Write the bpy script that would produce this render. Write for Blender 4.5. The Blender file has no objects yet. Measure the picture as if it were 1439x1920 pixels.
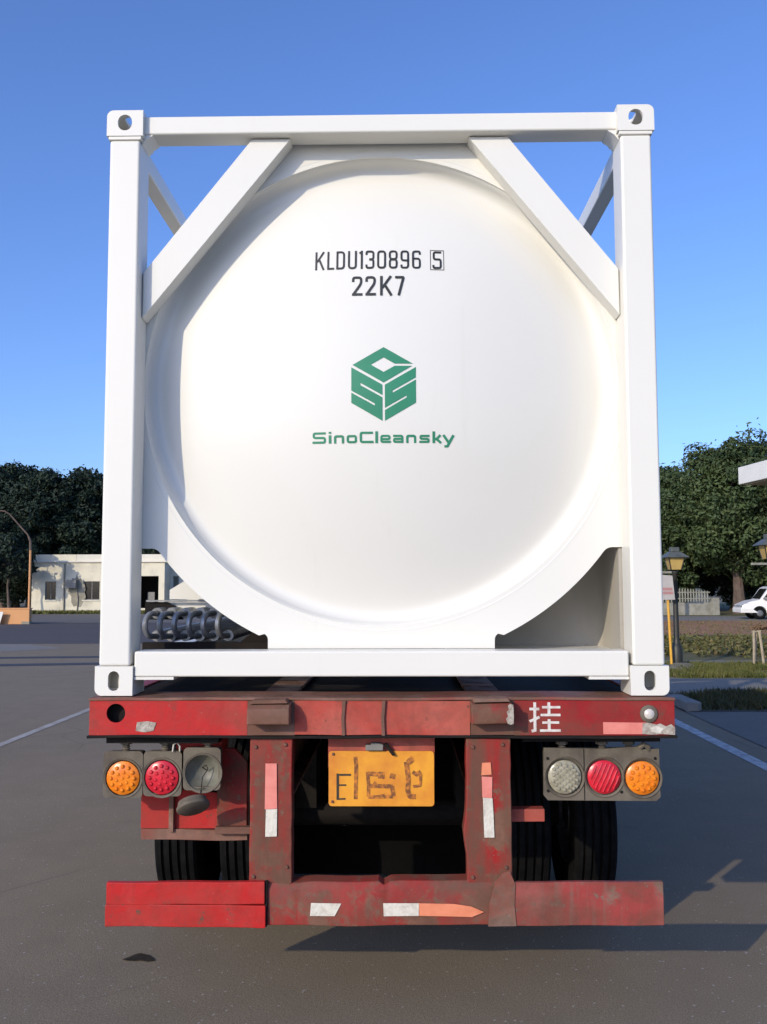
import bpy, bmesh, math, random
import numpy as np
from mathutils import Vector, Matrix, Quaternion
from mathutils.geometry import tessellate_polygon

R = math.radians
sc = bpy.context.scene
random.seed(7)
rng = np.random.default_rng(11)

# ------------------------------------------------------------------ camera
YAW, PITCH, ROLL = -0.0171152, 0.0788834, -0.0026596
fw = Vector((math.sin(YAW) * math.cos(PITCH), math.cos(YAW) * math.cos(PITCH), math.sin(PITCH)))
rt = Vector((math.cos(YAW), -math.sin(YAW), 0))
up = rt.cross(fw)
rt, up = rt * math.cos(ROLL) + up * math.sin(ROLL), up * math.cos(ROLL) - rt * math.sin(ROLL)
cam = bpy.data.cameras.new('camera')
cam.sensor_fit = 'VERTICAL'
cam.sensor_height = 36.0
cam.lens = 1709.94 / 1920 * 36.0
cam.clip_end = 4000
co = bpy.data.objects.new('camera', cam)
sc.collection.objects.link(co)
m = Matrix((rt, up, -fw)).transposed().to_4x4()
m.translation = Vector((0.0819, -3.9116, 1.8311))
co.matrix_world = m
sc.camera = co

# ------------------------------------------------------------------ sky, sun, exposure
SUN_EL, SUN_AZ = 21.8, 36.6          # azimuth measured from behind the camera towards the left
sd = Vector((-math.sin(R(SUN_AZ)) * math.cos(R(SUN_EL)), -math.cos(R(SUN_AZ)) * math.cos(R(SUN_EL)), math.sin(R(SUN_EL))))
w = bpy.data.worlds.new('World')
sc.world = w
w.use_nodes = True
nt = w.node_tree
nt.nodes.clear()
o_ = nt.nodes.new('ShaderNodeOutputWorld')
bg = nt.nodes.new('ShaderNodeBackground')
sky = nt.nodes.new('ShaderNodeTexSky')
sky.sky_type = 'NISHITA'
sky.sun_disc = False
sky.sun_elevation = R(SUN_EL)
sky.sun_rotation = R(180 + SUN_AZ)
sky.altitude = 0
sky.air_density = 1.0
sky.dust_density = 1.6
sky.ozone_density = 4.5
bg.inputs[1].default_value = 0.15
hs = nt.nodes.new('ShaderNodeMix')             # camera white balance of this clear winter sky
hs.data_type, hs.blend_type = 'RGBA', 'MULTIPLY'
hs.inputs[0].default_value = 1.0
hs.inputs[7].default_value = (0.98, 1.09, 1.45, 1)
nt.links.new(sky.outputs[0], hs.inputs[6])
nt.links.new(hs.outputs[2], bg.inputs[0])
nt.links.new(bg.outputs[0], o_.inputs[0])
sl = bpy.data.lights.new('sun', 'SUN')
sl.energy = 2.7
sl.angle = R(0.53)
sl.color = (1.0, 0.88, 0.68)
so = bpy.data.objects.new('sun', sl)
so.rotation_euler = (-sd).to_track_quat('-Z', 'Y').to_euler()
so.location = (-20, -30, 20)
sc.collection.objects.link(so)
sc.view_settings.view_transform = 'Standard'
sc.view_settings.look = 'None'
sc.view_settings.gamma = 1.0
sc.view_settings.use_curve_mapping = False
sc.view_settings.exposure = 0.16
sc.cycles.use_denoising = True
sc.cycles.max_bounces = 6

# ------------------------------------------------------------------ material helpers
class NT:
    def __init__(s, name):
        s.m = bpy.data.materials.new(name)
        s.m.use_nodes = True
        s.t = s.m.node_tree
        s.b = s.t.nodes['Principled BSDF']
        s.tc = s.t.nodes.new('ShaderNodeTexCoord')
    def n(s, typ, **kw):
        n = s.t.nodes.new(typ)
        for k, v in kw.items():
            if k.startswith('i_'):
                n.inputs[k[2:].replace('_', ' ')].default_value = v
            else:
                setattr(n, k, v)
        return n
    def l(s, a, b):
        s.t.links.new(a, b)
    def coords(s, scale=(1, 1, 1), off=(0, 0, 0), kind='Object'):
        mp = s.n('ShaderNodeMapping')
        mp.inputs['Scale'].default_value = scale
        mp.inputs['Location'].default_value = off
        s.l(s.tc.outputs[kind], mp.inputs[0])
        return mp.outputs[0]
    def noise(s, scale, detail=4, rough=.55, co=None, dist=0):
        n = s.n('ShaderNodeTexNoise')
        n.inputs['Scale'].default_value = scale
        n.inputs['Detail'].default_value = detail
        n.inputs['Roughness'].default_value = rough
        n.inputs['Distortion'].default_value = dist
        s.l(co if co is not None else s.tc.outputs['Object'], n.inputs['Vector'])
        return n.outputs['Fac']
    def ramp(s, fac, stops):
        r = s.n('ShaderNodeValToRGB')
        e = r.color_ramp.elements
        while len(e) < len(stops):
            e.new(0.5)
        for k, (p, c) in enumerate(stops):
            e[k].position = p
            e[k].color = (c, c, c, 1) if isinstance(c, (int, float)) else (*c, 1)
        s.l(fac, r.inputs[0])
        return r.outputs[0]
    def mix(s, fac, a, b, mode='MIX'):
        x = s.n('ShaderNodeMix', data_type='RGBA', blend_type=mode)
        for sock, v in ((x.inputs[0], fac), (x.inputs[6], a), (x.inputs[7], b)):
            if isinstance(v, (int, float)):
                sock.default_value = v
            elif isinstance(v, tuple):
                sock.default_value = (*v, 1)
            else:
                s.l(v, sock)
        return x.outputs[2]
    def bump(s, h, strength=.3, dist=.01):
        b = s.n('ShaderNodeBump')
        b.inputs['Strength'].default_value = strength
        b.inputs['Distance'].default_value = dist
        s.l(h, b.inputs['Height'])
        s.l(b.outputs[0], s.b.inputs['Normal'])
    def base(s, c):
        if isinstance(c, tuple):
            s.b.inputs['Base Color'].default_value = (*c, 1)
        else:
            s.l(c, s.b.inputs['Base Color'])
    def set(s, rough=None, metal=None, spec=None):
        if rough is not None:
            if isinstance(rough, (int, float)):
                s.b.inputs['Roughness'].default_value = rough
            else:
                s.l(rough, s.b.inputs['Roughness'])
        if metal is not None:
            s.b.inputs['Metallic'].default_value = metal
        if spec is not None:
            s.b.inputs['Specular IOR Level'].default_value = spec
        return s.m

def simple(name, a, b=None, scale=4, rough=.6, metal=0, spec=.5, bump=0, bscale=40, lo=.35, hi=.7):
    t = NT(name)
    if b is None:
        b = tuple(x * .78 for x in a)
    t.base(t.mix(t.ramp(t.noise(scale, 6, .6), [(lo, 0.0), (hi, 1.0)]), a, b))
    if bump:
        t.bump(t.noise(bscale, 4), bump, .01)
    return t.set(rough, metal, spec)

def red_paint(name, base, fade, rust, fade_amt=.5, rust_amt=.5, off=(0, 0, 0), streak=.4, dirt=.75, dsc=(1, 1, 1.6)):
    """old sun-faded steel paint: chalky patches, rust blooms, runs and grime of their own shape"""
    t = NT(name)
    co = t.coords((1, 1, 1), off)
    col = t.mix(t.ramp(t.noise(2.6, 5, .55, co, .6), [(.62 - .3 * fade_amt, 0.0), (.8 - .3 * fade_amt, 1.0)]), base, fade)
    # streaks run down the steel
    cs = t.coords((26, 26, 2.2), off)
    stk = t.ramp(t.noise(1.0, 5, .65, cs), [(.50, 0.0), (.72, 1.0)])
    sm = t.n('ShaderNodeMath', operation='MULTIPLY', i_Value=0)
    t.l(stk, sm.inputs[0])
    sm.inputs[1].default_value = streak
    col = t.mix(sm.outputs[0], col, tuple(.55 * a + .45 * b for a, b in zip(rust, fade)))
    r1 = t.noise(5.5, 9, .68, co, .3)
    rm = t.ramp(r1, [(.70 - .3 * rust_amt, 0.0), (.76 - .28 * rust_amt, 1.0)])
    rc = t.mix(t.noise(38, 6, .7, co), rust, tuple(min(1, x * 2.1) for x in rust))
    col = t.mix(rm, col, rc)
    # sharp-edged chips down to rust
    cp_ = t.ramp(t.noise(13, 12, .75, t.coords((1, 1, 1), tuple(x + 5 for x in off))), [(.655 - .10 * rust_amt, 0.0), (.668 - .10 * rust_amt, 1.0)])
    col = t.mix(cp_, col, rc)
    # pale chips and dust specks
    ch = t.ramp(t.noise(60, 3, .6, co), [(.70, 0.0), (.74, 1.0)])
    cm = t.n('ShaderNodeMath', operation='MULTIPLY')
    t.l(ch, cm.inputs[0])
    cm.inputs[1].default_value = .35
    col = t.mix(cm.outputs[0], col, (.42, .33, .27))
    # soft brown road dirt in large patches
    col = t.mix(t.ramp(t.noise(3.4, 6, .6, t.coords(dsc, tuple(x + 11 for x in off)), .4), [(.36, 0.0), (.64, dirt)]), col, (.125, .060, .038))
    # fine grime
    col = t.mix(t.ramp(t.noise(17, 8, .7, co), [(.48, 0.0), (.8, .40)]), col, (.06, .038, .028))
    t.base(col)
    t.bump(t.mix(.5, r1, t.noise(50, 5, .6, co)), .35, .006)
    return t.set(t.ramp(rm, [(0, .5), (1, .85)]), 0, .22)

# ------------------------------------------------------------------ materials
def white_paint(name, col, rough):
    t = NT(name)
    d = t.ramp(t.noise(1.3, 6, .6), [(.35, 0.0), (.75, .35)])
    c = t.mix(d, col, tuple(x * .93 for x in col))
    st = t.ramp(t.noise(1.0, 6, .7, t.coords((9, 9, .7))), [(.6, 0.0), (.85, .22)])
    c = t.mix(st, c, tuple(x * y for x, y in zip(col, (.72, .70, .62))))
    t.base(c)
    t.bump(t.noise(2.2, 3), .02, .05)
    return t.set(rough, 0, .32)
M = {}
M['white'] = white_paint('white gloss paint', (.725, .705, .63), .30)
M['white_dish'] = white_paint('white dish paint', (.72, .70, .63), .24)
M['panel_shade'] = simple('panel paint darkened for shade', (.42, .39, .33), (.36, .33, .27), 3, .6)  # white panel with the shade of its recess mixed into the colour
M['ink'] = simple('black stencil ink', (.012, .014, .013), (.03, .03, .028), 30, .5)
M['green'] = simple('green vinyl', (.022, .20, .10), (.026, .225, .115), 8, .4)
RUST = (.085, .042, .028)
M['red_bright'] = red_paint('bright red paint', (.47, .017, .017), (.48, .05, .042), RUST, .35, .18, (0, 0, 0), .25, .38)
M['red_dark'] = red_paint('dark red paint', (.31, .009, .014), (.32, .028, .026), RUST, .3, .28, (3, 1, 0), .25)
M['red_faded'] = red_paint('faded red paint', (.40, .050, .033), (.46, .10, .07), RUST, .8, .34, (5, 0, 2), .35, .5)
M['red_rusty'] = red_paint('rusted red paint', (.29, .018, .017), (.27, .045, .033), (.12, .058, .038), .5, .62, (1, 4, 2), .6, .95)
M['red_upright'] = red_paint('rusted upright paint', (.31, .014, .014), (.27, .045, .033), (.12, .060, .038), .4, .62, (1, 4, 2), .8, 1.0, (3.6, 1, .55))
M['rust'] = red_paint('bare rust', (.16, .07, .05), (.20, .10, .075), (.10, .055, .04), .6, .75, (8, 2, 1), .5)
M['rust_dusty'] = red_paint('dusty rust', (.25, .07, .05), (.27, .15, .11), (.12, .075, .055), .7, .7, (2, 2, 9), .7)
M['red_scraped'] = red_paint('scraped red paint', (.32, .05, .045), (.36, .15, .12), (.13, .08, .06), .6, .45, (4, 7, 0), .95)
M['grimy'] = simple('grimy grey plastic', (.145, .122, .088), (.072, .058, .042), 9, .8, bump=.2, bscale=60)
M['black_steel'] = simple('black chassis steel', (.008, .007, .007), (.018, .013, .010), 8, .8, spec=.2, bump=.2)
M['rubber'] = simple('tyre rubber', (.006, .006, .0065), (.012, .0115, .011), 14, .9, spec=.05, bump=.15, bscale=90)
M['flap'] = simple('black rubber sheet', (.004, .004, .004), (.006, .006, .006), 6, .9, spec=.05)  # also covers the added shade sheet between the wheels
M['steel'] = simple('dull steel', (.30, .30, .30), (.16, .16, .16), 16, .42, .8, bump=.1)
M['pipe'] = simple('galvanised pipe', (.36, .365, .37), (.15, .152, .155), 14, .34, .6, bump=.08)
M['plate_yellow'] = simple('yellow plate paint', (.74, .32, .018), (.58, .19, .015), 9, .5, bump=.15, bscale=25)
M['plate_mark'] = simple('smudged plate ink', (.16, .055, .012), (.60, .20, .018), 55, .6, lo=.42, hi=.68)
M['plate_black'] = simple('black plate ink', (.02, .018, .012), (.04, .03, .015), 60, .6)
M['tape_white'] = simple('worn silver tape', (.66, .62, .52), (.40, .35, .28), 26, .45, bump=.3, bscale=70, lo=.45, hi=.8)
M['tape_red'] = simple('faded red tape', (.72, .24, .19), (.60, .16, .12), 16, .45, lo=.4, hi=.8)
M['tape_orange'] = simple('faded orange tape', (.74, .25, .13), (.60, .17, .08), 16, .45, lo=.4, hi=.8)
M['chalk_white'] = simple('chipped white paint', (.66, .62, .56), (.48, .36, .32), 40, .7, lo=.45, hi=.75)
def lens_mat(name, a, b):
    t = NT(name)
    t.base(t.mix(t.ramp(t.noise(30, 3), [(.35, 0.0), (.7, 1.0)]), a, b))
    t.bump(t.noise(90, 2), .15, .004)
    t.b.inputs['Subsurface Weight'].default_value = 0.0
    return t.set(.28, 0, .5)
M['amber'] = lens_mat('amber lens', (.82, .24, .012), (.66, .15, .006))
M['red_lens'] = lens_mat('red lens', (.62, .018, .035), (.42, .010, .02))
M['dirty_lens'] = lens_mat('dusty clear lens', (.36, .33, .24), (.24, .22, .15))
M['reflector'] = simple('dull reflector bowl', (.17, .165, .125), (.09, .085, .065), 12, .5)
M['lens_white'] = simple('clear bulb lens', (.7, .66, .6), (.5, .45, .4), 30, .25)

def asphalt(name, a, b, stone, seed=0, patch=.5):
    t = NT(name)
    co = t.coords((1, 1, 1), (seed, seed * .7, 0))
    big = t.ramp(t.noise(.22, 6, .6, co), [(.35, 0.0), (.68, 1.0)])
    c = t.mix(big, a, b)
    mid = t.ramp(t.noise(2.4, 8, .65, co), [(.35, 0.0), (.75, .75)])
    c = t.mix(mid, c, tuple(x * .80 for x in a))
    g = t.noise(150, 3, .7, co)
    c = t.mix(t.ramp(g, [(.38, 0.0), (.62, 1.0)]), tuple(x * .55 for x in a), c)
    v = t.n('ShaderNodeTexVoronoi', feature='F1')
    v.inputs['Scale'].default_value = 30
    t.l(co, v.inputs['Vector'])
    sp = t.ramp(v.outputs['Distance'], [(.10, 1.0), (.22, 0.0)])
    pick = t.ramp(t.noise(19, 2, .5, co), [(.53, 0.0), (.60, 1.0)])
    c = t.mix(t.mix(1.0, sp, pick, 'MULTIPLY'), c, stone)
    # fine cracks
    v2 = t.n('ShaderNodeTexVoronoi', feature='DISTANCE_TO_EDGE')
    v2.inputs['Scale'].default_value = .55
    wob = t.mix(.12, co, t.n('ShaderNodeTexNoise', i_Scale=2.0).outputs['Color'])
    t.l(wob, v2.inputs['Vector'])
    cr = t.ramp(v2.outputs['Distance'], [(0.0, 1.0), (.006, 0.0)])
    ck = t.ramp(t.noise(.35, 3, .5, co), [(.52, 0.0), (.6, .6)])
    c = t.mix(t.mix(1.0, cr, ck, 'MULTIPLY'), c, tuple(x * .45 for x in a))
    t.base(c)
    t.bump(t.mix(.5, g, t.noise(45, 4, .6, co)), .55, .006)
    return t.set(.88, 0, .3)
M['asphalt'] = asphalt('worn asphalt', (.265, .208, .136), (.33, .26, .172), (.37, .34, .30))
M['asphalt_shade'] = asphalt('asphalt darkened for tree shade', (.105, .092, .088), (.128, .112, .105), (.15, .14, .14), 4)  # darker tone stands in for tree shade on the far road
M['concrete'] = asphalt('concrete paving', (.26, .24, .205), (.31, .285, .245), (.40, .32, .28), 9)
M['fill_bounce'] = asphalt('unseen bounce ground', (.44, .39, .30), (.50, .445, .35), (.55, .5, .42), 15)  # for the unseen ground added to bounce warm fill light
M['pave'] = asphalt('grey pavement', (.19, .172, .145), (.225, .205, .175), (.30, .23, .2), 12)
M['kerb'] = simple('kerb concrete', (.24, .22, .19), (.14, .13, .115), 3, .9, bump=.4)
M['line'] = simple('worn road paint', (.50, .49, .47), (.20, .19, .175), 9, .8, lo=.42, hi=.72, bump=.3, bscale=120)
M['line_faint'] = simple('faded road paint', (.40, .37, .33), (.27, .23, .18), 5, .85, lo=.38, hi=.68, bump=.3, bscale=120)
M['tape_dirty'] = simple('dirty torn tape', (.46, .41, .34), (.22, .17, .13), 45, .55, lo=.35, hi=.7, bump=.4, bscale=80)
M['shade_tone'] = simple('road shade tone', (.035, .034, .036), (.055, .053, .052), 5, .7)  # dark colour for the shadow streaks drawn on the road
M['oil'] = simple('oil stain', (.030, .025, .019), (.055, .045, .032), 20, .95, spec=.05)
M['earth'] = simple('dry earth', (.14, .115, .07), (.09, .09, .04), .3, .95, bump=.5, bscale=8)
M['soil'] = simple('red brown soil', (.34, .155, .06), (.22, .125, .05), .8, .95, bump=.6, bscale=6)
M['turf'] = simple('turf soil', (.085, .085, .025), (.12, .10, .04), 1.6, .95, bump=.6, bscale=25)
M['bed'] = simple('shaded bed soil', (.06, .05, .035), (.045, .05, .022), 2, .95, bump=.6, bscale=25)  # shade over the bed is darkened into the soil colour

def leaf_mat(name, dark, light, warm, sc_=.5):
    t = NT(name)
    n1 = t.ramp(t.noise(sc_, 4, .6), [(.35, 0.0), (.68, 1.0)])
    c = t.mix(n1, dark, light)
    n2 = t.ramp(t.noise(sc_ * 7, 3, .6), [(.5, 0.0), (.75, 1.0)])
    c = t.mix(n2, c, warm)
    t.base(c)
    return t.set(.62, 0, .25)
M['leaf_dark'] = leaf_mat('dark leaves', (.009, .018, .011), (.022, .040, .022), (.045, .062, .036))
M['leaf_mid'] = leaf_mat('broad leaves', (.026, .046, .017), (.066, .098, .034), (.115, .135, .052))
M['leaf_olive'] = leaf_mat('olive leaves', (.03, .04, .014), (.055, .065, .02), (.08, .075, .03))
M['bark'] = simple('bark', (.14, .10, .075), (.07, .05, .04), 3, .95, bump=.7, bscale=20)
M['grass'] = leaf_mat('grass blades', (.07, .085, .018), (.14, .14, .032), (.22, .18, .07), 1.2)
M['grass_shade'] = leaf_mat('bed grass', (.035, .04, .014), (.06, .06, .02), (.09, .07, .03), 1.5)  # grass with the shade over the bed put into its greens
M['shrub'] = leaf_mat('low shrub leaves', (.06, .075, .024), (.14, .13, .042), (.26, .17, .08), 1.0)
M['plaster'] = simple('weathered cream plaster', (.70, .64, .48), (.44, .40, .31), .9, .9, lo=.48, hi=.8, bump=.2, bscale=12)
M['plaster_clean'] = simple('cream plaster', (.72, .68, .56), (.62, .58, .47), .7, .9, bump=.1, bscale=12)
M['stain'] = simple('damp stained plaster', (.22, .20, .15), (.34, .31, .24), 2, .95)
M['dark_glass'] = simple('dark window glass', (.012, .012, .012), (.02, .02, .018), 2, .12)
M['frame_grey'] = simple('grey window frame', (.22, .21, .19), None, 5, .6)
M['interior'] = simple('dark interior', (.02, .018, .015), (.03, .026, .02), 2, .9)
M['orange'] = simple('orange painted wall', (.60, .30, .125), (.52, .26, .11), 1.2, .85, lo=.4, hi=.8)
M['board'] = simple('white board', (.72, .71, .66), (.62, .6, .55), 2, .6)
M['lamp_green'] = simple('dark green iron', (.020, .022, .016), (.035, .03, .022), 6, .5)
M['lamp_cap'] = simple('weathered lamp cap', (.10, .11, .10), (.06, .065, .055), 8, .5)
M['lamp_glass'] = simple('yellowed lamp glass', (.55, .38, .12), (.42, .28, .09), 5, .35)
M['yellow_post'] = simple('yellow painted post', (.74, .40, .04), (.62, .30, .03), 4, .5)
M['sign_face'] = simple('faded sign face', (.52, .48, .43), (.40, .36, .32), 3, .6)
M['sign_red'] = simple('faded red sign ink', (.50, .09, .09), (.48, .22, .2), 12, .6)
M['van_paint'] = simple('white van paint', (.80, .79, .76), (.74, .73, .70), 1.5, .25)
M['van_trim'] = simple('grey bumper plastic', (.25, .25, .25), (.18, .18, .18), 5, .6)
M['wood'] = simple('weathered pale wood', (.42, .35, .24), (.30, .24, .16), 9, .85)
M['straw'] = simple('straw wrap', (.20, .12, .06), (.10, .06, .035), 12, .95, bump=.6, bscale=40)
M['fence_white'] = simple('shaded white fence paint', (.30, .29, .24), (.18, .17, .13), 3, .9)  # white greyed down for the shade over the fence
M['canopy'] = simple('white canopy cladding', (.74, .73, .68), (.68, .66, .60), 1.2, .5)
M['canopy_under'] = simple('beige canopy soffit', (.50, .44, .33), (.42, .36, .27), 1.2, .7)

# ------------------------------------------------------------------ mesh helpers
COL = sc.collection
class MB:
    def __init__(s):
        s.v, s.f, s.sm = [], [], []
    def add(s, vs, fs, smooth=False):
        o = len(s.v)
        s.v += [tuple(v) for v in vs]
        s.f += [tuple(i + o for i in f) for f in fs]
        s.sm += [smooth] * len(fs)
        return s
    def box(s, x0, x1, y0, y1, z0, z1):
        v = [(x, y, z) for z in (z0, z1) for y in (y0, y1) for x in (x0, x1)]
        return s.add(v, [(0, 2, 3, 1), (4, 5, 7, 6), (0, 1, 5, 4), (2, 6, 7, 3), (0, 4, 6, 2), (1, 3, 7, 5)])
    def prism(s, poly, y0, y1, holes=(), axis='y', smooth=False):
        """poly in the XZ plane, extruded along Y (axis 'y'), or YZ along X (axis 'x'), or XY along Z ('z')"""
        def P(a, b, t):
            return (a, t, b) if axis == 'y' else ((t, a, b) if axis == 'x' else (a, b, t))
        loops = [list(poly)] + [list(h) for h in holes]
        flat = [p for l in loops for p in l]
        tris = tessellate_polygon([[Vector((a, b, 0)) for a, b in l] for l in loops])
        n = len(flat)
        vs = [P(a, b, y0) for a, b in flat] + [P(a, b, y1) for a, b in flat]
        fs = [tuple(t) for t in tris] + [tuple(i + n for i in reversed(t)) for t in tris]
        o = 0
        for l in loops:
            k = len(l)
            for i in range(k):
                j = (i + 1) % k
                fs.append((o + i, o + j, o + j + n, o + i + n))
            o += k
        return s.add(vs, fs, smooth)
    def tube(s, pts, r, n=10, caps=True, radii=None):
        pts = [Vector(p) for p in pts]
        vs, fs = [], []
        ref = None
        for i, p in enumerate(pts):
            d = (pts[min(i + 1, len(pts) - 1)] - pts[max(i - 1, 0)]).normalized()
            if ref is None:
                ref = d.orthogonal().normalized()
            a = (ref - d * ref.dot(d)).normalized()
            ref = a
            b = d.cross(a)
            rr = radii[i] if radii else r
            for k in range(n):
                t = 2 * math.pi * k / n
                vs.append(p + a * (rr * math.cos(t)) + b * (rr * math.sin(t)))
        for i in range(len(pts) - 1):
            for k in range(n):
                k2 = (k + 1) % n
                fs.append((i * n + k, i * n + k2, (i + 1) * n + k2, (i + 1) * n + k))
        s.add(vs, fs, True)
        if caps:
            o = len(s.v) - len(vs)
            s.f += [tuple(o + k for k in reversed(range(n))), tuple(o + (len(pts) - 1) * n + k for k in range(n))]
            s.sm += [False, False]
        return s
    def lathe(s, prof, c=(0, 0, 0), axis='y', n=32):
        """prof: list of (radius, along)"""
        vs, fs = [], []
        def P(rr, t, al):
            a, b = rr * math.cos(t), rr * math.sin(t)
            p = {'y': (a, al, b), 'x': (al, a, b), 'z': (a, b, al)}[axis]
            return (p[0] + c[0], p[1] + c[1], p[2] + c[2])
        for rr, al in prof:
            for k in range(n):
                vs.append(P(rr, 2 * math.pi * k / n, al))
        for i in range(len(prof) - 1):
            for k in range(n):
                k2 = (k + 1) % n
                fs.append((i * n + k, i * n + k2, (i + 1) * n + k2, (i + 1) * n + k))
        return s.add(vs, fs, True)
    def build(s, name, mat, parent=None, bevel=0, seg=2, loc=(0, 0, 0), rot=(0, 0, 0), sharp=35, fix=True):
        me = bpy.data.meshes.new(name)
        me.from_pydata(s.v, [], s.f)
        me.polygons.foreach_set('use_smooth', s.sm if not bevel else [True] * len(s.f))
        if fix:
            bm = bmesh.new()
            bm.from_mesh(me)
            bmesh.ops.remove_doubles(bm, verts=bm.verts, dist=1e-5)
            bmesh.ops.recalc_face_normals(bm, faces=bm.faces)
            bm.to_mesh(me)
            bm.free()
        me.set_sharp_from_angle(angle=R(sharp))
        me.materials.append(M[mat] if isinstance(mat, str) else mat)
        o = bpy.data.objects.new(name, me)
        COL.objects.link(o)
        o.location, o.rotation_euler = loc, rot
        if parent is not None:
            o.parent = parent
        if bevel:
            b = o.modifiers.new('bevel', 'BEVEL')
            b.width, b.segments, b.limit_method, b.angle_limit = bevel, seg, 'ANGLE', R(40)
            b.harden_normals = True
        return o

def tag(o, label=None, cat=None, group=None, kind=None):
    for k, v in (('label', label), ('category', cat), ('group', group), ('kind', kind)):
        if v:
            o[k] = v
    return o
def thing(name, label, cat, loc=(0, 0, 0), rz=0, group=None):
    o = bpy.data.objects.new(name, None)
    o.empty_display_size = .2
    COL.objects.link(o)
    o.location = loc
    o.rotation_euler = (0, 0, rz)
    return tag(o, label, cat, group)
def dup(o, parent=None, loc=None, rz=None, **kw):
    c = o.copy()
    COL.objects.link(c)
    if parent is not None:
        c.parent = parent
    if loc is not None:
        c.location = loc
    if rz is not None:
        c.rotation_euler = (0, 0, rz)
    tag(c, **kw)
    for ch in list(o.children):
        dup(ch, c)
    return c
def arc(cx, cy, r, a0, a1, n):
    return [(cx + r * math.cos(R(a0 + (a1 - a0) * i / n)), cy + r * math.sin(R(a0 + (a1 - a0) * i / n))) for i in range(n + 1)]
def circ(cx, cy, r, n=40):
    return [(cx + r * math.cos(2 * math.pi * i / n), cy + r * math.sin(2 * math.pi * i / n)) for i in range(n)]
def oval(cx, cy, wd, ht, n=7):
    """stadium / rounded slot, taller than wide"""
    r = wd / 2
    h = max(ht / 2 - r, 0)
    return arc(cx, cy + h, r, 0, 180, n) + arc(cx, cy - h, r, 180, 360, n)
def rrect(x0, x1, z0, z1, r, n=4):
    return (arc(x1 - r, z1 - r, r, 0, 90, n) + arc(x0 + r, z1 - r, r, 90, 180, n) +
            arc(x0 + r, z0 + r, r, 180, 270, n) + arc(x1 - r, z0 + r, r, 270, 360, n))
def structure(o):
    o['kind'] = 'structure'
    return o

def fillet(pts, r, closed=False):
    n = len(pts)
    if r <= 0:
        return pts
    out = []
    for i, p in enumerate(pts):
        if not closed and i in (0, n - 1):
            out.append(p)
            continue
        a, b = Vector(pts[i - 1]), Vector(pts[(i + 1) % n])
        c = Vector(p)
        u, v = (a - c), (b - c)
        rr = min(r, u.length * .48, v.length * .48)
        u.normalize(); v.normalize()
        p0, p1 = c + u * rr, c + v * rr
        for k in range(5):
            t = k / 4
            q = p0 * (1 - t) ** 2 + c * (2 * t * (1 - t)) + p1 * t * t
            out.append((q.x, q.y))
    return out
def stroke(pts, wd, closed=False, r=0):
    """polyline -> list of quads (2D) with mitred joints"""
    p = [Vector(q) for q in fillet(pts, r, closed)]
    n = len(p)
    L, Rr = [], []
    for i in range(n):
        if closed:
            a, b = p[i - 1], p[(i + 1) % n]
        else:
            a, b = p[max(i - 1, 0)], p[min(i + 1, n - 1)]
        d0 = (p[i] - a).normalized() if (p[i] - a).length > 1e-9 else (b - p[i]).normalized()
        d1 = (b - p[i]).normalized() if (b - p[i]).length > 1e-9 else d0
        n0, n1 = Vector((-d0.y, d0.x)), Vector((-d1.y, d1.x))
        mm = (n0 + n1)
        mm = mm.normalized() if mm.length > 1e-6 else n0
        k = wd / 2 / max(.35, mm.dot(n0))
        L.append(p[i] + mm * k)
        Rr.append(p[i] - mm * k)
    return [[tuple(L[i]), tuple(L[(i + 1) % n]), tuple(Rr[(i + 1) % n]), tuple(Rr[i])] for i in range(n if closed else n - 1)]
def decal(name, polys, mat, parent, surf, grid=.03):
    """flat 2D polygons laid onto a surface: surf(a, b) -> 3D point"""
    bm = bmesh.new()
    for ip, pl in enumerate(polys):
        lift = (ip % 40) * 3e-5
        if len(pl) == 4:
            tr = None
        else:
            tr = tessellate_polygon([[Vector((a, b, 0)) for a, b in pl]])
        vs = [bm.verts.new((a, b, lift)) for a, b in pl]
        for t in ([(0, 1, 2, 3)] if tr is None else tr):
            try:
                bm.faces.new([vs[i] for i in t])
            except ValueError:
                pass
    if grid:
        for ax in (0, 1):
            lo = min(v.co[ax] for v in bm.verts)
            hi = max(v.co[ax] for v in bm.verts)
            k = lo + grid
            while k < hi:
                c = [0, 0, 0]; nn = [0, 0, 0]
                c[ax] = k; nn[ax] = 1
                bmesh.ops.bisect_plane(bm, geom=bm.verts[:] + bm.edges[:] + bm.faces[:], plane_co=c, plane_no=nn, dist=1e-6)
                k += grid
    for v in bm.verts:
        v.co, lf = Vector(surf(v.co.x, v.co.y)), v.co.z
        v.co.y -= lf
    me = bpy.data.meshes.new(name)
    bm.to_mesh(me)
    bm.free()
    me.materials.append(M[mat])
    o = bpy.data.objects.new(name, me)
    COL.objects.link(o)
    o.parent = parent
    return o

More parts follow.
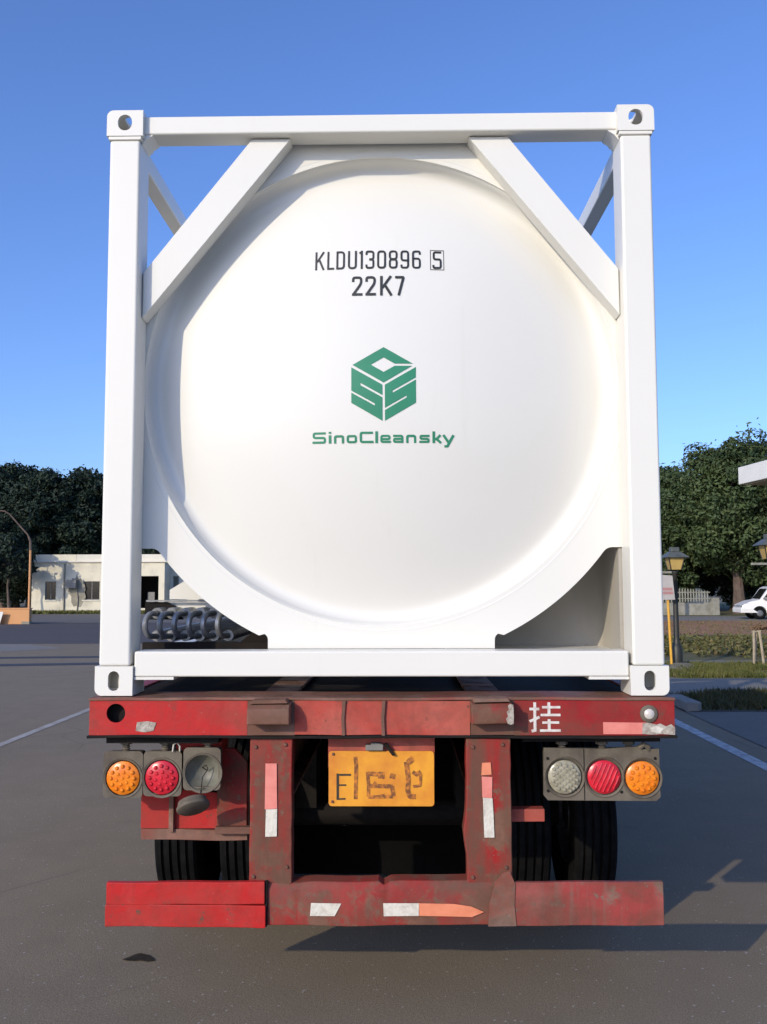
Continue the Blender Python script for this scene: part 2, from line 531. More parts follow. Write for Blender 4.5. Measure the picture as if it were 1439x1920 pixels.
# ================================================================== the setting
def sheet(name, poly, z, mat, thick=None, parent=None):
    b = MB()
    if thick:
        b.prism(poly, z - thick, z, axis='z')
    else:
        tr = tessellate_polygon([[Vector((a, c, 0)) for a, c in poly]])
        b.add([(a, c, z) for a, c in poly], [tuple(t) for t in tr])
    o = b.build(name, mat, parent)
    # make sure sheets face up
    me = o.data
    if not thick and me.polygons[0].normal.z < 0:
        me.flip_normals()
    return o
structure(sheet('ground', [(-1800, -1800), (1800, -1800), (1800, 1800), (-1800, 1800)], -.03, 'earth'))
road = structure(sheet('road', [(-60, -1.6), (4.15, -1.6), (4.15, 9.36), (4.25, 12.0), (4.25, 15.2), (4.2, 16), (4.2, 24.6), (-60, 24.6)], 0, 'asphalt'))
structure(sheet('side_road', [(4.25, 11.0), (45, 11.0), (45, 14.3), (5.6, 13.95), (4.8, 14.6), (4.25, 15.2)], .003, 'concrete'))  # paler paving colour stands in for sunlight on this road
structure(sheet('shaded_far_road', [(-80, 24.6), (4.2, 24.6), (4.2, 40.0), (-80, 40.0)], .0, 'asphalt_shade'))  # tree shade put into the colour of the far road
sheet('edge_line', [(3.66, -1.6), (3.81, -1.6), (3.81, 24), (3.66, 24)], .004, 'line', parent=road)
sheet('edge_line', [(-4.61, -1.6), (-4.50, -1.6), (-4.40, 16), (-4.51, 16)], .004, 'line_faint', parent=road)
# cast shadow streaks laid on as dark strips, and the paler patch on the far left of the carriageway
def dark_strip(pts, wd):
    b = MB()
    for q in stroke(pts, wd, False, .3):
        b.add([(a, c, .005) for a, c in q], [(0, 1, 2, 3)])
    o = b.build('shade_streak', 'shade_tone', road)
    for p in o.data.polygons:
        if p.normal.z < 0:
            o.data.flip_normals(); break
dark_strip([(-30, 19.2), (-12, 18.9), (-6, 19.6), (0, 19.4)], .55)
dark_strip([(-30, 17.0), (-11, 16.7), (-6.5, 17.5), (0, 17.3)], .6)
sheet('concrete_patch', [(-40, 20.6), (-10.6, 21.4), (-9.6, 22.6), (-11.5, 24.3), (-40, 24.4)], .004, 'concrete', parent=road)
st = [(-1.285, .688), (-1.27, .70), (-1.25, .725), (-1.235, .75), (-1.215, .765), (-1.19, .752), (-1.165, .742), (-1.13, .70), (-1.118, .672), (-1.15, .662), (-1.19, .675), (-1.22, .67), (-1.25, .672)]
sheet('oil_stain', st, .004, 'oil', parent=road)
structure(sheet('bounce_ground', [(-60, -60), (40, -60), (40, -1.6), (-60, -1.6)], 0, 'fill_bounce'))  # added behind the camera to bounce light onto the tank end
pav = structure(sheet('pavement', [(4.15, -1.6), (30, -1.6), (30, 9.36), (4.15, 9.36)], .006, 'pave'))
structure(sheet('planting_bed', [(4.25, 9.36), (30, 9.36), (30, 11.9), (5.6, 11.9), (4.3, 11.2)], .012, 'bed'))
structure(sheet('grass_verge', [(4.8, 14.62), (5.6, 13.97), (45, 14.32), (45, 17.2), (4.6, 17.0)], .0, 'turf'))
structure(sheet('footpath', [(4.4, 17.2), (45, 17.4), (45, 18.3), (4.3, 18.1)], .004, 'concrete'))
structure(sheet('shrub_bank', [(4.2, 18.2), (60, 18.4), (60, 29), (4.2, 29)], -.004, 'turf'))
structure(sheet('soil_bank', [(4.2, 29), (70, 29), (70, 41.4), (4.2, 41.4)], .0, 'soil'))
structure(sheet('far_path', [(4.2, 41.4), (80, 41.4), (80, 47.5), (4.2, 47.5)], .002, 'concrete'))
structure(sheet('far_lawn', [(4.2, 47.5), (100, 47.5), (100, 80), (4.2, 80)], -.002, 'turf'))
structure(sheet('far_pavement', [(-80, 40.0), (4.2, 40.0), (4.2, 53.4), (-80, 53.4)], .01, 'pave'))
structure(sheet('building_lawn', [(-60, 53.4), (0, 53.4), (0, 55.6), (-60, 55.6)], .014, 'turf'))
# a kerb stone at the corner of the planting bed
kb = MB()
kb.prism([(4.18, 9.38), (4.36, 9.38), (4.42, 9.46), (4.42, 10.4), (4.18, 10.4)], .0, .13, axis='z')
tag(kb.build('kerb_stone', 'kerb', None, .02), 'short grey concrete kerb stone at the corner of the dark planting bed', 'kerb')

def blades(name, mat, x0, x1, y0, y1, n, h, wd, z=0.0, keep=None):
    x = rng.uniform(x0, x1, n); y = rng.uniform(y0, y1, n)
    if keep is not None:
        k = keep(x, y)
        x, y = x[k], y[k]
    n = len(x)
    a = rng.uniform(0, 2 * np.pi, n)
    hh = h * rng.uniform(.4, 1.2, n)
    lean = rng.normal(0, .45, (n, 2)) * hh[:, None]
    dx, dy = np.cos(a) * wd / 2, np.sin(a) * wd / 2
    v = np.zeros((n, 3, 3))
    v[:, 0] = np.stack([x - dx, y - dy, np.full(n, z)], 1)
    v[:, 1] = np.stack([x + dx, y + dy, np.full(n, z)], 1)
    v[:, 2] = np.stack([x + lean[:, 0], y + lean[:, 1], z + hh], 1)
    me = bpy.data.meshes.new(name)
    me.from_pydata(v.reshape(-1, 3).tolist(), [], np.arange(n * 3).reshape(-1, 3).tolist())
    me.materials.append(M[mat])
    o = bpy.data.objects.new(name, me)
    COL.objects.link(o)
    return o
g = blades('verge_grass', 'grass', 4.7, 12, 14.05, 17.1, 30000, .11, .022, keep=lambda x, y: (y > 14.9 - (x - 4.8) * 1.1) & (np.sin(x * 2.3 + 1.7 * np.sin(y * 1.9)) + np.sin(y * 3.1 + x) > -.75))
tag(g, 'short yellow green grass on the verge around the lamp post', 'grass', kind='stuff')
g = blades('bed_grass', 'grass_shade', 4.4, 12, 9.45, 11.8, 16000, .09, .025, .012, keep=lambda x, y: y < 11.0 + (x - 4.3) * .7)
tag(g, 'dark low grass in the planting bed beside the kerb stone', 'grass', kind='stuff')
g = blades('building_grass', 'grass', -30, -10, 53.5, 55.2, 9000, .22, .09, .014)
tag(g, 'strip of grass along the foot of the white building', 'grass', kind='stuff')
g = blades('soil_weeds', 'shrub', 6, 20, 28, 41, 1500, .08, .06, 0)
tag(g, 'sparse weeds scattered over the red brown soil bank', 'weeds', kind='stuff')

def leaf_cloud(centres, radii, per, size, flat=.8, up=.4):
    """leaf cards scattered through clumps; returns verts, faces"""
    V, F = [], []
    cs, rs = np.asarray(centres, float), np.asarray(radii, float)
    idx = np.repeat(np.arange(len(cs)), per)
    n = len(idx)
    d = rng.normal(0, 1, (n, 3))
    d /= np.linalg.norm(d, axis=1)[:, None]
    rad = rs[idx] * rng.uniform(.35, 1.0, n) ** .6 * np.where(rng.random(n) < .12, rng.uniform(1.1, 1.7, n), 1.0)
    p = cs[idx] + d * rad[:, None] * np.array([1, 1, flat])
    nr = d * .8 + rng.normal(0, .6, (n, 3)) + np.array([0, 0, up])
    nr /= np.linalg.norm(nr, axis=1)[:, None]
    t = np.cross(nr, rng.normal(0, 1, (n, 3)))
    t /= np.linalg.norm(t, axis=1)[:, None]
    b = np.cross(nr, t)
    s = size * rng.uniform(.6, 1.35, n)[:, None]
    droop = nr * s * .25
    v = np.stack([p - t * s, p + b * s * .45 - droop * 0, p + t * s - droop, p - b * s * .45], 1)
    return v.reshape(-1, 3), (np.arange(n * 4).reshape(-1, 4))
def cloud_obj(name, v, f, mat, parent=None):
    me = bpy.data.meshes.new(name)
    me.from_pydata(v.tolist(), [], f.tolist())
    me.materials.append(M[mat])
    o = bpy.data.objects.new(name, me)
    COL.objects.link(o)
    o.parent = parent
    return o
# low shrubs on the bank right of the truck
cc = [(rng.uniform(5.5, 18), rng.uniform(18.9, 27), rng.uniform(.0, .06)) for _ in range(330)]
v, f = leaf_cloud(cc, rng.uniform(.2, .5, len(cc)), 40, .07, .4)
v[:, 2] = np.abs(v[:, 2])
tag(cloud_obj('shrub_cover', v, f, 'shrub'), 'scrubby green and brown ground cover on the bank behind the lamp post', 'ground cover', kind='stuff')

# ------------------------------------------------------------------ trees
def make_tree(name, h, rx, base, mat, seed, clumps=95, per=150, size=.2, trunk_r=.2, blob=.85):
    global rng
    rng = np.random.default_rng(seed)
    rnd = random.Random(seed)
    root = bpy.data.objects.new(name, None)
    COL.objects.link(root)
    t = MB()
    top = h * .72
    pts, rad = [], []
    x = y = 0
    for i in range(7):
        k = i / 6
        pts.append((x, y, k * top)); rad.append(trunk_r * (1.25 - k) if i else trunk_r * 1.5)
        x += rnd.uniform(-.12, .12); y += rnd.uniform(-.12, .12)
    t.tube(pts, 0, 9, True, [max(.03, r) for r in rad])
    cen, rds = [], []
    zc, rz = base + (h - base) * .5, (h - base) * .5
    for i in range(clumps):
        d = rng.normal(0, 1, 3); d /= np.linalg.norm(d)
        q = rng.uniform(.25, 1.0) ** .45
        k = 1 - .28 * max(0, d[2]) - .1 * rng.random()
        c = np.array([d[0] * rx * q * k, d[1] * rx * q * k, zc + d[2] * rz * q * .92])
        cen.append(c); rds.append(rng.uniform(.55, 1.1) * blob)
    for i in range(9):
        c = cen[rnd.randrange(len(cen))]
        z0 = rnd.uniform(base * .7, top * .9)
        j = min(6, int(z0 / top * 6))
        p0 = Vector(pts[j]); p0.z = z0
        p1 = Vector(c)
        t.tube([p0, p0.lerp(p1, .5) + Vector((0, 0, .35)), p1], 0, 6, False, [trunk_r * .45, trunk_r * .3, trunk_r * .12])
    t.build('trunk', 'bark', root)
    v, f = leaf_cloud(cen, rds, per, size)
    # stray leaves and twigs past the outline
    cloud_obj('crown', v, f, mat, root)
    return root
dark_a = make_tree('broadleaf_tree', 11.6, 4.6, .6, 'leaf_dark', 21, 190, 210, .17, .24, 1.0)
dark_b = make_tree('broadleaf_tree', 10.9, 4.4, .4, 'leaf_dark', 22, 190, 210, .17, .24, 1.0)
mid_a = make_tree('broadleaf_tree', 11.3, 5.0, 2.4, 'leaf_mid', 31, 230, 260, .145, .30, 1.0)
mid_b = make_tree('broadleaf_tree', 10.4, 4.6, .3, 'leaf_mid', 32, 210, 250, .145, .25, 1.0)
oli = make_tree('broadleaf_tree', 9.6, 4.2, .8, 'leaf_olive', 41, 170, 210, .16, .22, .95)
GL, GR = 'trees behind the white building', 'trees behind the white van'
first = set()
def put(src, x, y, rz, s, label, grp):
    if src.name not in first:
        first.add(src.name)
        o = src
    else:
        o = dup(src)
    o.location = (x, y, -.05)
    o.rotation_euler = (0, 0, rz)
    o.scale = (s, s, s)
    tag(o, label, 'tree', grp)
put(oli, -33.6, 69, .3, 1.12, 'olive green tree cut by the left edge of the picture', GL)
put(dark_a, -29.4, 66, .0, 1.01, 'tall dark tree above the left end of the white building', GL)
put(dark_b, -23.6, 65, 1.2, 1.0, 'dark tree with spiky top next to the container post above the white building', GL)
put(dark_a, -18.2, 66, 2.2, .93, 'dark tree seen only through the left lower corner opening of the container', GL)
put(dark_b, -12.8, 68, 3.0, .95, 'dark tree hidden mostly by the tank, right of the white building', GL)
put(dark_b, -31.0, 60, 4.0, .68, 'lower dark tree left of the white building behind the orange wall', GL)
put(dark_a, -27.6, 59.5, 5.0, .62, 'dense dark tree filling the gap between lamp pole and white building', GL)
put(dark_b, -26.0, 63.2, 5.6, .98, 'dark tree filling the dip between the two tall crowns above the building', GL)
put(dark_b, -27.5, 73, .6, 1.0, 'dark tree in the second row behind the tall tree above the building', GL)
put(dark_a, -31.6, 74, 3.4, 1.0, 'dark tree in the second row near the left edge', GL)
put(mid_a, 20.7, 52, .4, 1.0, 'big green tree with pale trunk standing behind the white van', GR)
put(mid_b, 16.6, 55, 1.4, .93, 'rounded green tree right next to the container post behind the fence', GR)
put(mid_b, 24.6, 53, 2.9, 1.06, 'green tree cut by the right edge behind the canopy', GR)
put(dark_a, 19.0, 63, .9, .93, 'dark tree in the second row behind the white fence', GR)
put(dark_b, 25.6, 62, 1.9, .93, 'dark tree in the second row behind the van roof', GR)
put(dark_b, 14.0, 62, 2.6, .85, 'dark tree hidden mostly by the right container post', GR)
put(dark_a, 22.6, 58.5, 3.6, .55, 'low dark tree under the crowns behind the van', GR)
put(dark_b, 18.0, 57.5, 4.4, .52, 'low dark tree behind the white picket fence', GR)
rng = np.random.default_rng(5)

# ------------------------------------------------------------------ left background: building, orange wall, lamp
bd = thing('white_building', 'single storey cream plastered building with flat roof behind the orange wall', 'building', (-23.75, 55, 0))
def WB(x):     # world x -> building x
    return x + 23.75
wx = [(WB(-22.88), WB(-22.16)), (WB(-20.38), WB(-19.31)), (WB(-18.3), WB(-17.5))]
b = MB()
hol = [[(a, .86), (c, .86), (c, 2.06), (a, 2.06)] for a, c in wx]
hol.append([(WB(-16.75), .02 + .3), (WB(-15.49), .32), (WB(-15.49), 2.39), (WB(-16.75), 2.39)])
b.prism([(0, 0), (WB(-15.11), 0), (WB(-15.11), 3.28), (0, 3.28)], 0, .25, hol)
b.build('front_wall', 'plaster', bd)
b = MB()
b.box(0, .25, .25, 8, 0, 3.28).box(.25, WB(-13.2), 7.75, 8, 0, 3.28)
b.box(WB(-15.36), WB(-15.11), .25, 1.5, 0, 3.28)
b.build('side_wall', 'plaster', bd)
b = MB()
b.prism([(WB(-15.11), 0), (WB(-13.2), 0), (WB(-13.2), 3.0), (WB(-15.11), 3.0)], 1.5, 1.7, [[(WB(-14.95), .3), (WB(-14.55), .3), (WB(-14.55), 2.39), (WB(-14.95), 2.39)]])
b.build('porch_wall', 'plaster_clean', bd)
b = MB()
b.box(-.12, WB(-14.95), -.12, 8.1, 3.283, 3.40)
b.build('roof', 'plaster_clean', bd, .01)
b = MB()
b.box(0, WB(-20.9), .0, .14, 3.402, 3.80)
b.build('parapet', 'plaster', bd)
b = MB()
b.box(WB(-20.88), WB(-15.1), .0, .14, 3.402, 3.80)
b.build('parapet', 'plaster_clean', bd)
b = MB()
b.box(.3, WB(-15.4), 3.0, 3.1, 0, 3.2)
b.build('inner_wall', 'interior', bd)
b = MB()
b.box(WB(-23.0), WB(-15.5), -.02, 0, .02, .2)
for a, c in wx:
    f = MB()
    f.prism([(a, .86), (c, .86), (c, 2.06), (a, 2.06)], .10, .15, [[(a + .05, .91), (c - .05, .91), (c - .05, 2.01), (a + .05, 2.01)]])
    fo = f.build('window', 'frame_grey', bd)
    mid = (a + c) / 2
    MB().box(a + .05, c - .05, .12, .13, .91, 2.01).build('pane', 'dark_glass', fo)
    MB().box(mid - .02, mid + .02, .095, .118, .91, 2.01).build('mullion', 'frame_grey', fo)
    MB().box(a - .06, c + .06, -.06, .09, .79, .86).build('sill', 'plaster_clean', fo)
f = MB().box(WB(-16.35), WB(-15.9), .6, .65, .02, 1.35).build('door_leaf', 'frame_grey', bd)
f = MB().tube([(WB(-21.62), -.06, .05), (WB(-21.62), -.06, 3.2)], .05, 8).build('drain_pipe', 'stain', bd)
f = MB().box(WB(-21.45), WB(-20.75), -.4, -.02, 1.62, 2.15).build('air_conditioner', 'frame_grey', bd)
MB().prism(circ(WB(-21.22), 1.89, .2, 20), -.415, -.402).build('fan_grille', 'frame_grey', f)
MB().tube([(WB(-20.8), -.05, 1.6), (WB(-20.7), -.05, .9), (WB(-20.75), -.05, .1)], .035, 6).build('condensate_hose', 'stain', bd)
# a soft irregular damp patch on the plaster
ang = [i * math.pi * 2 / 22 for i in range(22)]
pl = [(WB(-20.75) + math.cos(t) * .55 * random.uniform(.7, 1.15), 1.35 + math.sin(t) * 1.15 * random.uniform(.75, 1.1)) for t in ang]
decal('damp_patch', [pl], 'stain', bd, lambda a, c: (a, -.004, c), 0)

ow = thing('orange_wall', 'low orange painted wall at the left edge beside the road', 'wall', (-17.36, 39, 0))
MB().box(-14, 0, 0, .3, 0, .70).build('wall_body', 'orange', ow)
MB().box(-14.02, .03, -.03, .33, .702, .755).build('coping', 'orange', ow, .008)
MB().box(-.35, .02, -.02, .32, .0, .12).build('plinth', 'stain', ow)
gp = thing('street_lamp', 'slim orange lamp pole with bent grey arm rising behind the orange wall', 'street lamp', (-17.62, 39.6, 0))
MB().tube([(0, 0, 0), (0, 0, .3), (0, 0, 3.55)], 0, 10, True, [.09, .06, .055]).build('pole', 'orange', gp)
MB().tube([(0, 0, 3.5), (-.02, 0, 3.95), (-.16, 0, 4.25), (-1.05, 0, 5.22), (-1.3, 0, 5.38), (-2.3, 0, 5.5)], 0, 8, True, [.075, .065, .04, .035, .035, .035]).build('arm', 'bark', gp)
MB().box(-2.9, -2.2, -.13, .13, 5.45, 5.57).build('lamp_head', 'lamp_cap', gp, .04)
wb = MB()
wb.prism([(-19.6, .02), (-18.62, .0), (-18.46, .58), (-19.44, .60)], 38.7, 38.74)
tag(wb.build('leaning_board', 'board', None), 'white board leaning against the orange wall at the left edge', 'board')
# leaning branchlet tree in front of the building's left corner
br = make_tree('small_tree', 5.0, 2.0, 2.3, 'leaf_dark', 51, 38, 80, .15, .08, .6)
br.location = (-24.3, 53.0, 0)
tag(br, 'small thin tree whose twigs hang over the left corner of the building', 'tree')
rng = np.random.default_rng(6)

# ------------------------------------------------------------------ right background
def garden_lamp(loc, label, s=1.0):
    t = thing('garden_lamp', label, 'lamp post', loc, 0, 'garden lamps on the verge')
    t.scale = (s, s, s)
    pf = [(.0, .0), (.135, .0), (.135, .06), (.125, .07), (.125, .42), (.10, .47), (.075, .52), (.062, .62), (.055, 1.6), (.05, 2.02), (.07, 2.05), (.07, 2.10), (.03, 2.13), (0, 2.13)]
    MB().lathe(pf, axis='z', n=12).build('post', 'lamp_green', t)
    # four-sided tapered lantern
    def frus(z0, w0, z1, w1):
        q = MB()
        a, c = w0 / 2, w1 / 2
        q.add([(-a, -a, z0), (a, -a, z0), (a, a, z0), (-a, a, z0), (-c, -c, z1), (c, -c, z1), (c, c, z1), (-c, c, z1)],
              [(0, 3, 2, 1), (4, 5, 6, 7), (0, 1, 5, 4), (1, 2, 6, 5), (2, 3, 7, 6), (3, 0, 4, 7)])
        return q
    lan = frus(2.135, .22, 2.40, .34).build('lantern', 'lamp_glass', t)
    for sx, sy in ((-1, -1), (1, -1), (1, 1), (-1, 1)):
        MB().tube([(sx * .112, sy * .112, 2.13), (sx * .172, sy * .172, 2.405)], .012, 6).build('lantern_bar', 'lamp_green', lan)
    frus(2.402, .52, 2.53, .22).build('cap', 'lamp_cap', t)
    MB().box(-.09, .09, -.09, .09, 2.532, 2.63).build('finial', 'lamp_cap', t, .01)
    return t
garden_lamp((6.20, 16.5, 0), 'dark lamp post with yellowed lantern beside the yellow sign post')
garden_lamp((8.32, 16.5, 0), 'lamp post with yellowed lantern cut by the right edge of the picture', 1.11)
mound = MB()
n = 18
ring = [[(6.22 + math.cos(i * 2 * math.pi / n) * r * random.uniform(.85, 1.15), 16.35 + math.sin(i * 2 * math.pi / n) * r * .8 * random.uniform(.85, 1.15), z) for i in range(n)] for r, z in ((.55, 0.0), (.36, .05), (.18, .09))]
vs = [p for rg in ring for p in rg] + [(6.22, 16.35, .1)]
fs = [(i + k * n, (i + 1) % n + k * n, (i + 1) % n + (k + 1) * n, i + (k + 1) * n) for k in range(2) for i in range(n)] + [(2 * n + i, 2 * n + (i + 1) % n, 3 * n) for i in range(n)]
mound.add(vs, fs, True)
tag(mound.build('gravel_heap', 'concrete', None), 'small pale heap of gravel around the foot of the lamp post', 'gravel heap')

sg = thing('notice_sign', 'small white and red sign on a yellow post beside the container', 'sign', (6.00, 16.3, 0), R(4))
MB().tube([(.02, 0, 0), (-.03, 0, 1.55)], .028, 8).build('post', 'yellow_post', sg)
MB().prism([(-.22, 1.47), (.115, 1.475), (.07, 2.0), (-.22, 2.02)], -.05, -.032).build('sign_board', 'sign_face', sg)
lines = []
for row in range(2):
    x = -.20
    while x < .07:
        wch = random.uniform(.018, .03)
        zt = 1.74 - row * .085
        for q in ([(x, zt), (x, zt - .065)], [(x + wch, zt), (x + wch, zt - .065)], [(x, zt - .02), (x + wch, zt - .02)], [(x, zt - .05), (x + wch, zt - .045)]):
            lines += stroke(q, .009)
        x += wch + .016
decal('red_writing', lines, 'sign_red', sg, lambda a, c: (a, -.053, c), 0)

def white_bar(loc, x0, x1, px, z, label):
    t = thing('barrier_frame', label, 'barrier', loc, 0)
    MB().box(x0, x1, -.06, .06, z - .06, z + .06).build('cross_bar', 'fence_white', t, .01)
    MB().box(px - .07, px + .07, -.07, .07, 0, z - .062).build('post', 'fence_white', t, .01)
white_bar((14.8, 46, 0), -.7, .32, -.6, 2.43, 'white crossbar on a post behind the sign')
white_bar((20.5, 45.4, 0), -1.55, 2.2, 2.0, 2.86, 'white horizontal bar on a post above the white van')

fn = thing('picket_fence', 'old white picket fence on a low rendered base behind the lamp post', 'fence', (15.2, 49.5, 0))
MB().box(-2.0, 3.0, -.12, .12, 0, .72).build('base_wall', 'fence_white', fn)
MB().box(2.95, 3.35, -.2, .2, 0, 1.0).build('end_pier', 'fence_white', fn)
pk = MB().prism([(-.035, 0), (.035, 0), (.035, .75), (0, .83), (-.035, .75)], -.015, .015).build('picket', 'fence_white', fn, loc=(-1.9, 0, .74))
for i in range(1, 30):
    c = dup(pk, fn, (-1.9 + i * .16, 0, .74 - (.0 if i < 22 else (i - 21) * .02)))
MB().box(-2.0, 2.9, .017, .05, .92, .98).build('rail', 'fence_white', fn)
MB().box(-2.0, 2.9, .017, .05, 1.28, 1.34).build('rail', 'fence_white', fn)

# white van, nose to the left
vn = thing('white_van', 'white van with dark windows parked at the right edge', 'van', (17.35, 42.7, 0), R(-6))
vn.scale = (.94, .94, .94)
prof = [(0.03, .42), (.0, .62), (.08, .78), (.55, .98), (.98, 1.06), (1.42, 1.66), (1.62, 1.76), (2.4, 1.80), (4.5, 1.78), (4.68, 1.66), (4.74, .6), (4.66, .38)]
def arch(cx, r=.36):
    return arc(cx, .36, r, 0, 180, 10)
bot = [(4.66, .38), (4.20, .34)] + arch(3.78)[0:] + [(3.4, .34), (1.36, .34)] + arch(.95) + [(.5, .34)]
body = MB()
poly = prof[:-1] + bot
body.prism(poly, 0, 1.72)
bo = body.build('body', 'van_paint', vn, .05, 3)
for yy, nm in ((-.012, 'near'), (1.722, 'far')):
    MB().prism([(1.12, 1.09), (1.95, 1.09), (1.95, 1.62), (1.53, 1.62)], yy, yy + .01).build('side_window', 'dark_glass', vn)
    MB().prism([(2.08, 1.09), (3.1, 1.09), (3.1, 1.62), (2.08, 1.62)], yy, yy + .01).build('side_window', 'dark_glass', vn)
    MB().prism([(3.2, 1.09), (4.5, 1.09), (4.45, 1.6), (3.2, 1.62)], yy, yy + .01).build('side_window', 'dark_glass', vn)
    MB().box(1.98, 2.0, yy, yy + .008, .42, 1.62).build('door_seam', 'van_trim', vn)
wsn = MB()
d = Vector((1.42 - .98, 0, 1.66 - 1.06)).normalized()
nrm = Vector((-d.z, 0, d.x)) * .014
p0, p1 = Vector((1.0, 0, 1.09)) + nrm, Vector((1.41, 0, 1.64)) + nrm
wsn.add([(p0.x, .10, p0.z), (p0.x, 1.62, p0.z), (p1.x, 1.52, p1.z), (p1.x, .20, p1.z)], [(0, 1, 2, 3)])
wsn.build('windscreen', 'dark_glass', vn)
MB().prism([(-.03, .36), (.9, .36), (.56, .36), (.52, .60), (-.035, .60)][:2] + [(.56, .58), (-.035, .58)], -.02, 1.74).build('front_bumper', 'board', vn, .02)
for yy in (.05, 1.37):
    MB().prism([(.005, .66), (.03, .66), (.13, .80), (.10, .80)], yy, yy + .3).build('headlight', 'steel', vn)
MB().prism([(.0, .64), (.02, .64), (.09, .77), (.07, .77)], .45, 1.27).build('grille', 'van_trim', vn)
MB().box(1.16, 1.36, -.2, -.03, 1.06, 1.2).build('wing_mirror', 'van_trim', vn, .03)
tyre_prof = [(.17, -.10), (.30, -.105), (.335, -.08), (.34, 0), (.335, .08), (.30, .105), (.17, .10)]
for cx in (.95, 3.78):
    for yy in (.10, 1.62):
        wo = MB().lathe(tyre_prof, axis='y', n=24).build('wheel', 'rubber', vn, loc=(cx, yy, .34))
        MB().lathe([(.0, -.06), (.10, -.075), (.17, -.06), (.19, -.085), (.19, .085), (0, .06)], axis='y', n=20).build('rim', 'steel', wo)

# stake frame with straw-wrapped top on the verge
sk = thing('tree_stakes', 'pale wooden stake frame with a brown straw bundle on top near the right edge', 'stake frame', (7.95, 16.45, 0))
MB().tube([(-.09, 0, 0), (-.075, 0, .40), (-.07, 0, .78)], .03, 7).build('stake', 'wood', sk)
MB().tube([(.12, -.02, 0), (.09, -.01, .40), (.05, 0, .78)], .03, 7).build('stake', 'wood', sk)
MB().tube([(.02, .22, 0), (.0, .04, .78)], .028, 7).build('stake', 'wood', sk)
MB().tube([(-.11, .0, .765), (.08, .0, .772)], .026, 6).build('cross_piece', 'wood', sk)
bn = MB()
for i in range(26):
    a = random.uniform(-.16, .1)
    bn.tube([(a, random.uniform(-.06, .06), .81 + random.uniform(0, .06)), (a + random.uniform(.05, .16), random.uniform(-.07, .07), .83 + random.uniform(-.03, .1))], .018, 5)
bn.build('straw_bundle', 'straw', sk)

# station canopy whose corner enters at the right edge
cp = thing('station_canopy', 'white flat canopy roof corner entering at the right edge', 'canopy', (10.46, 24.0, 0), 0)
outl = [(0, 0), (.52, -5), (1.3, -12), (14, -11), (13, 1.4)]
MB().prism(outl, 4.83, 5.36, axis='z').build('fascia', 'canopy', cp, .02)
MB().prism([(.15, -.15), (.66, -5), (1.45, -11.8), (13.8, -10.8), (12.8, 1.2)], 4.80, 4.828, axis='z').build('soffit', 'canopy_under', cp)
for q in ((5.5, -2.0), (5.9, -9.5)):
    MB().box(q[0] - .25, q[0] + .25, q[1] - .25, q[1] + .25, 0, 4.799).build('column', 'canopy', cp, .02)

# ================================================================== tank container
Z0 = 1.36
tc = thing('tank_container', 'white framed tank container with green emblem on its domed end, carried on the red trailer', 'tank container', (0, 0, Z0))
ZC, RD, YA = 1.363, 2.7, .05           # dish centre height, crown radius, apex depth
def dish_y(x, z):
    return YA + RD - math.sqrt(RD * RD - x * x - (z - ZC) ** 2)

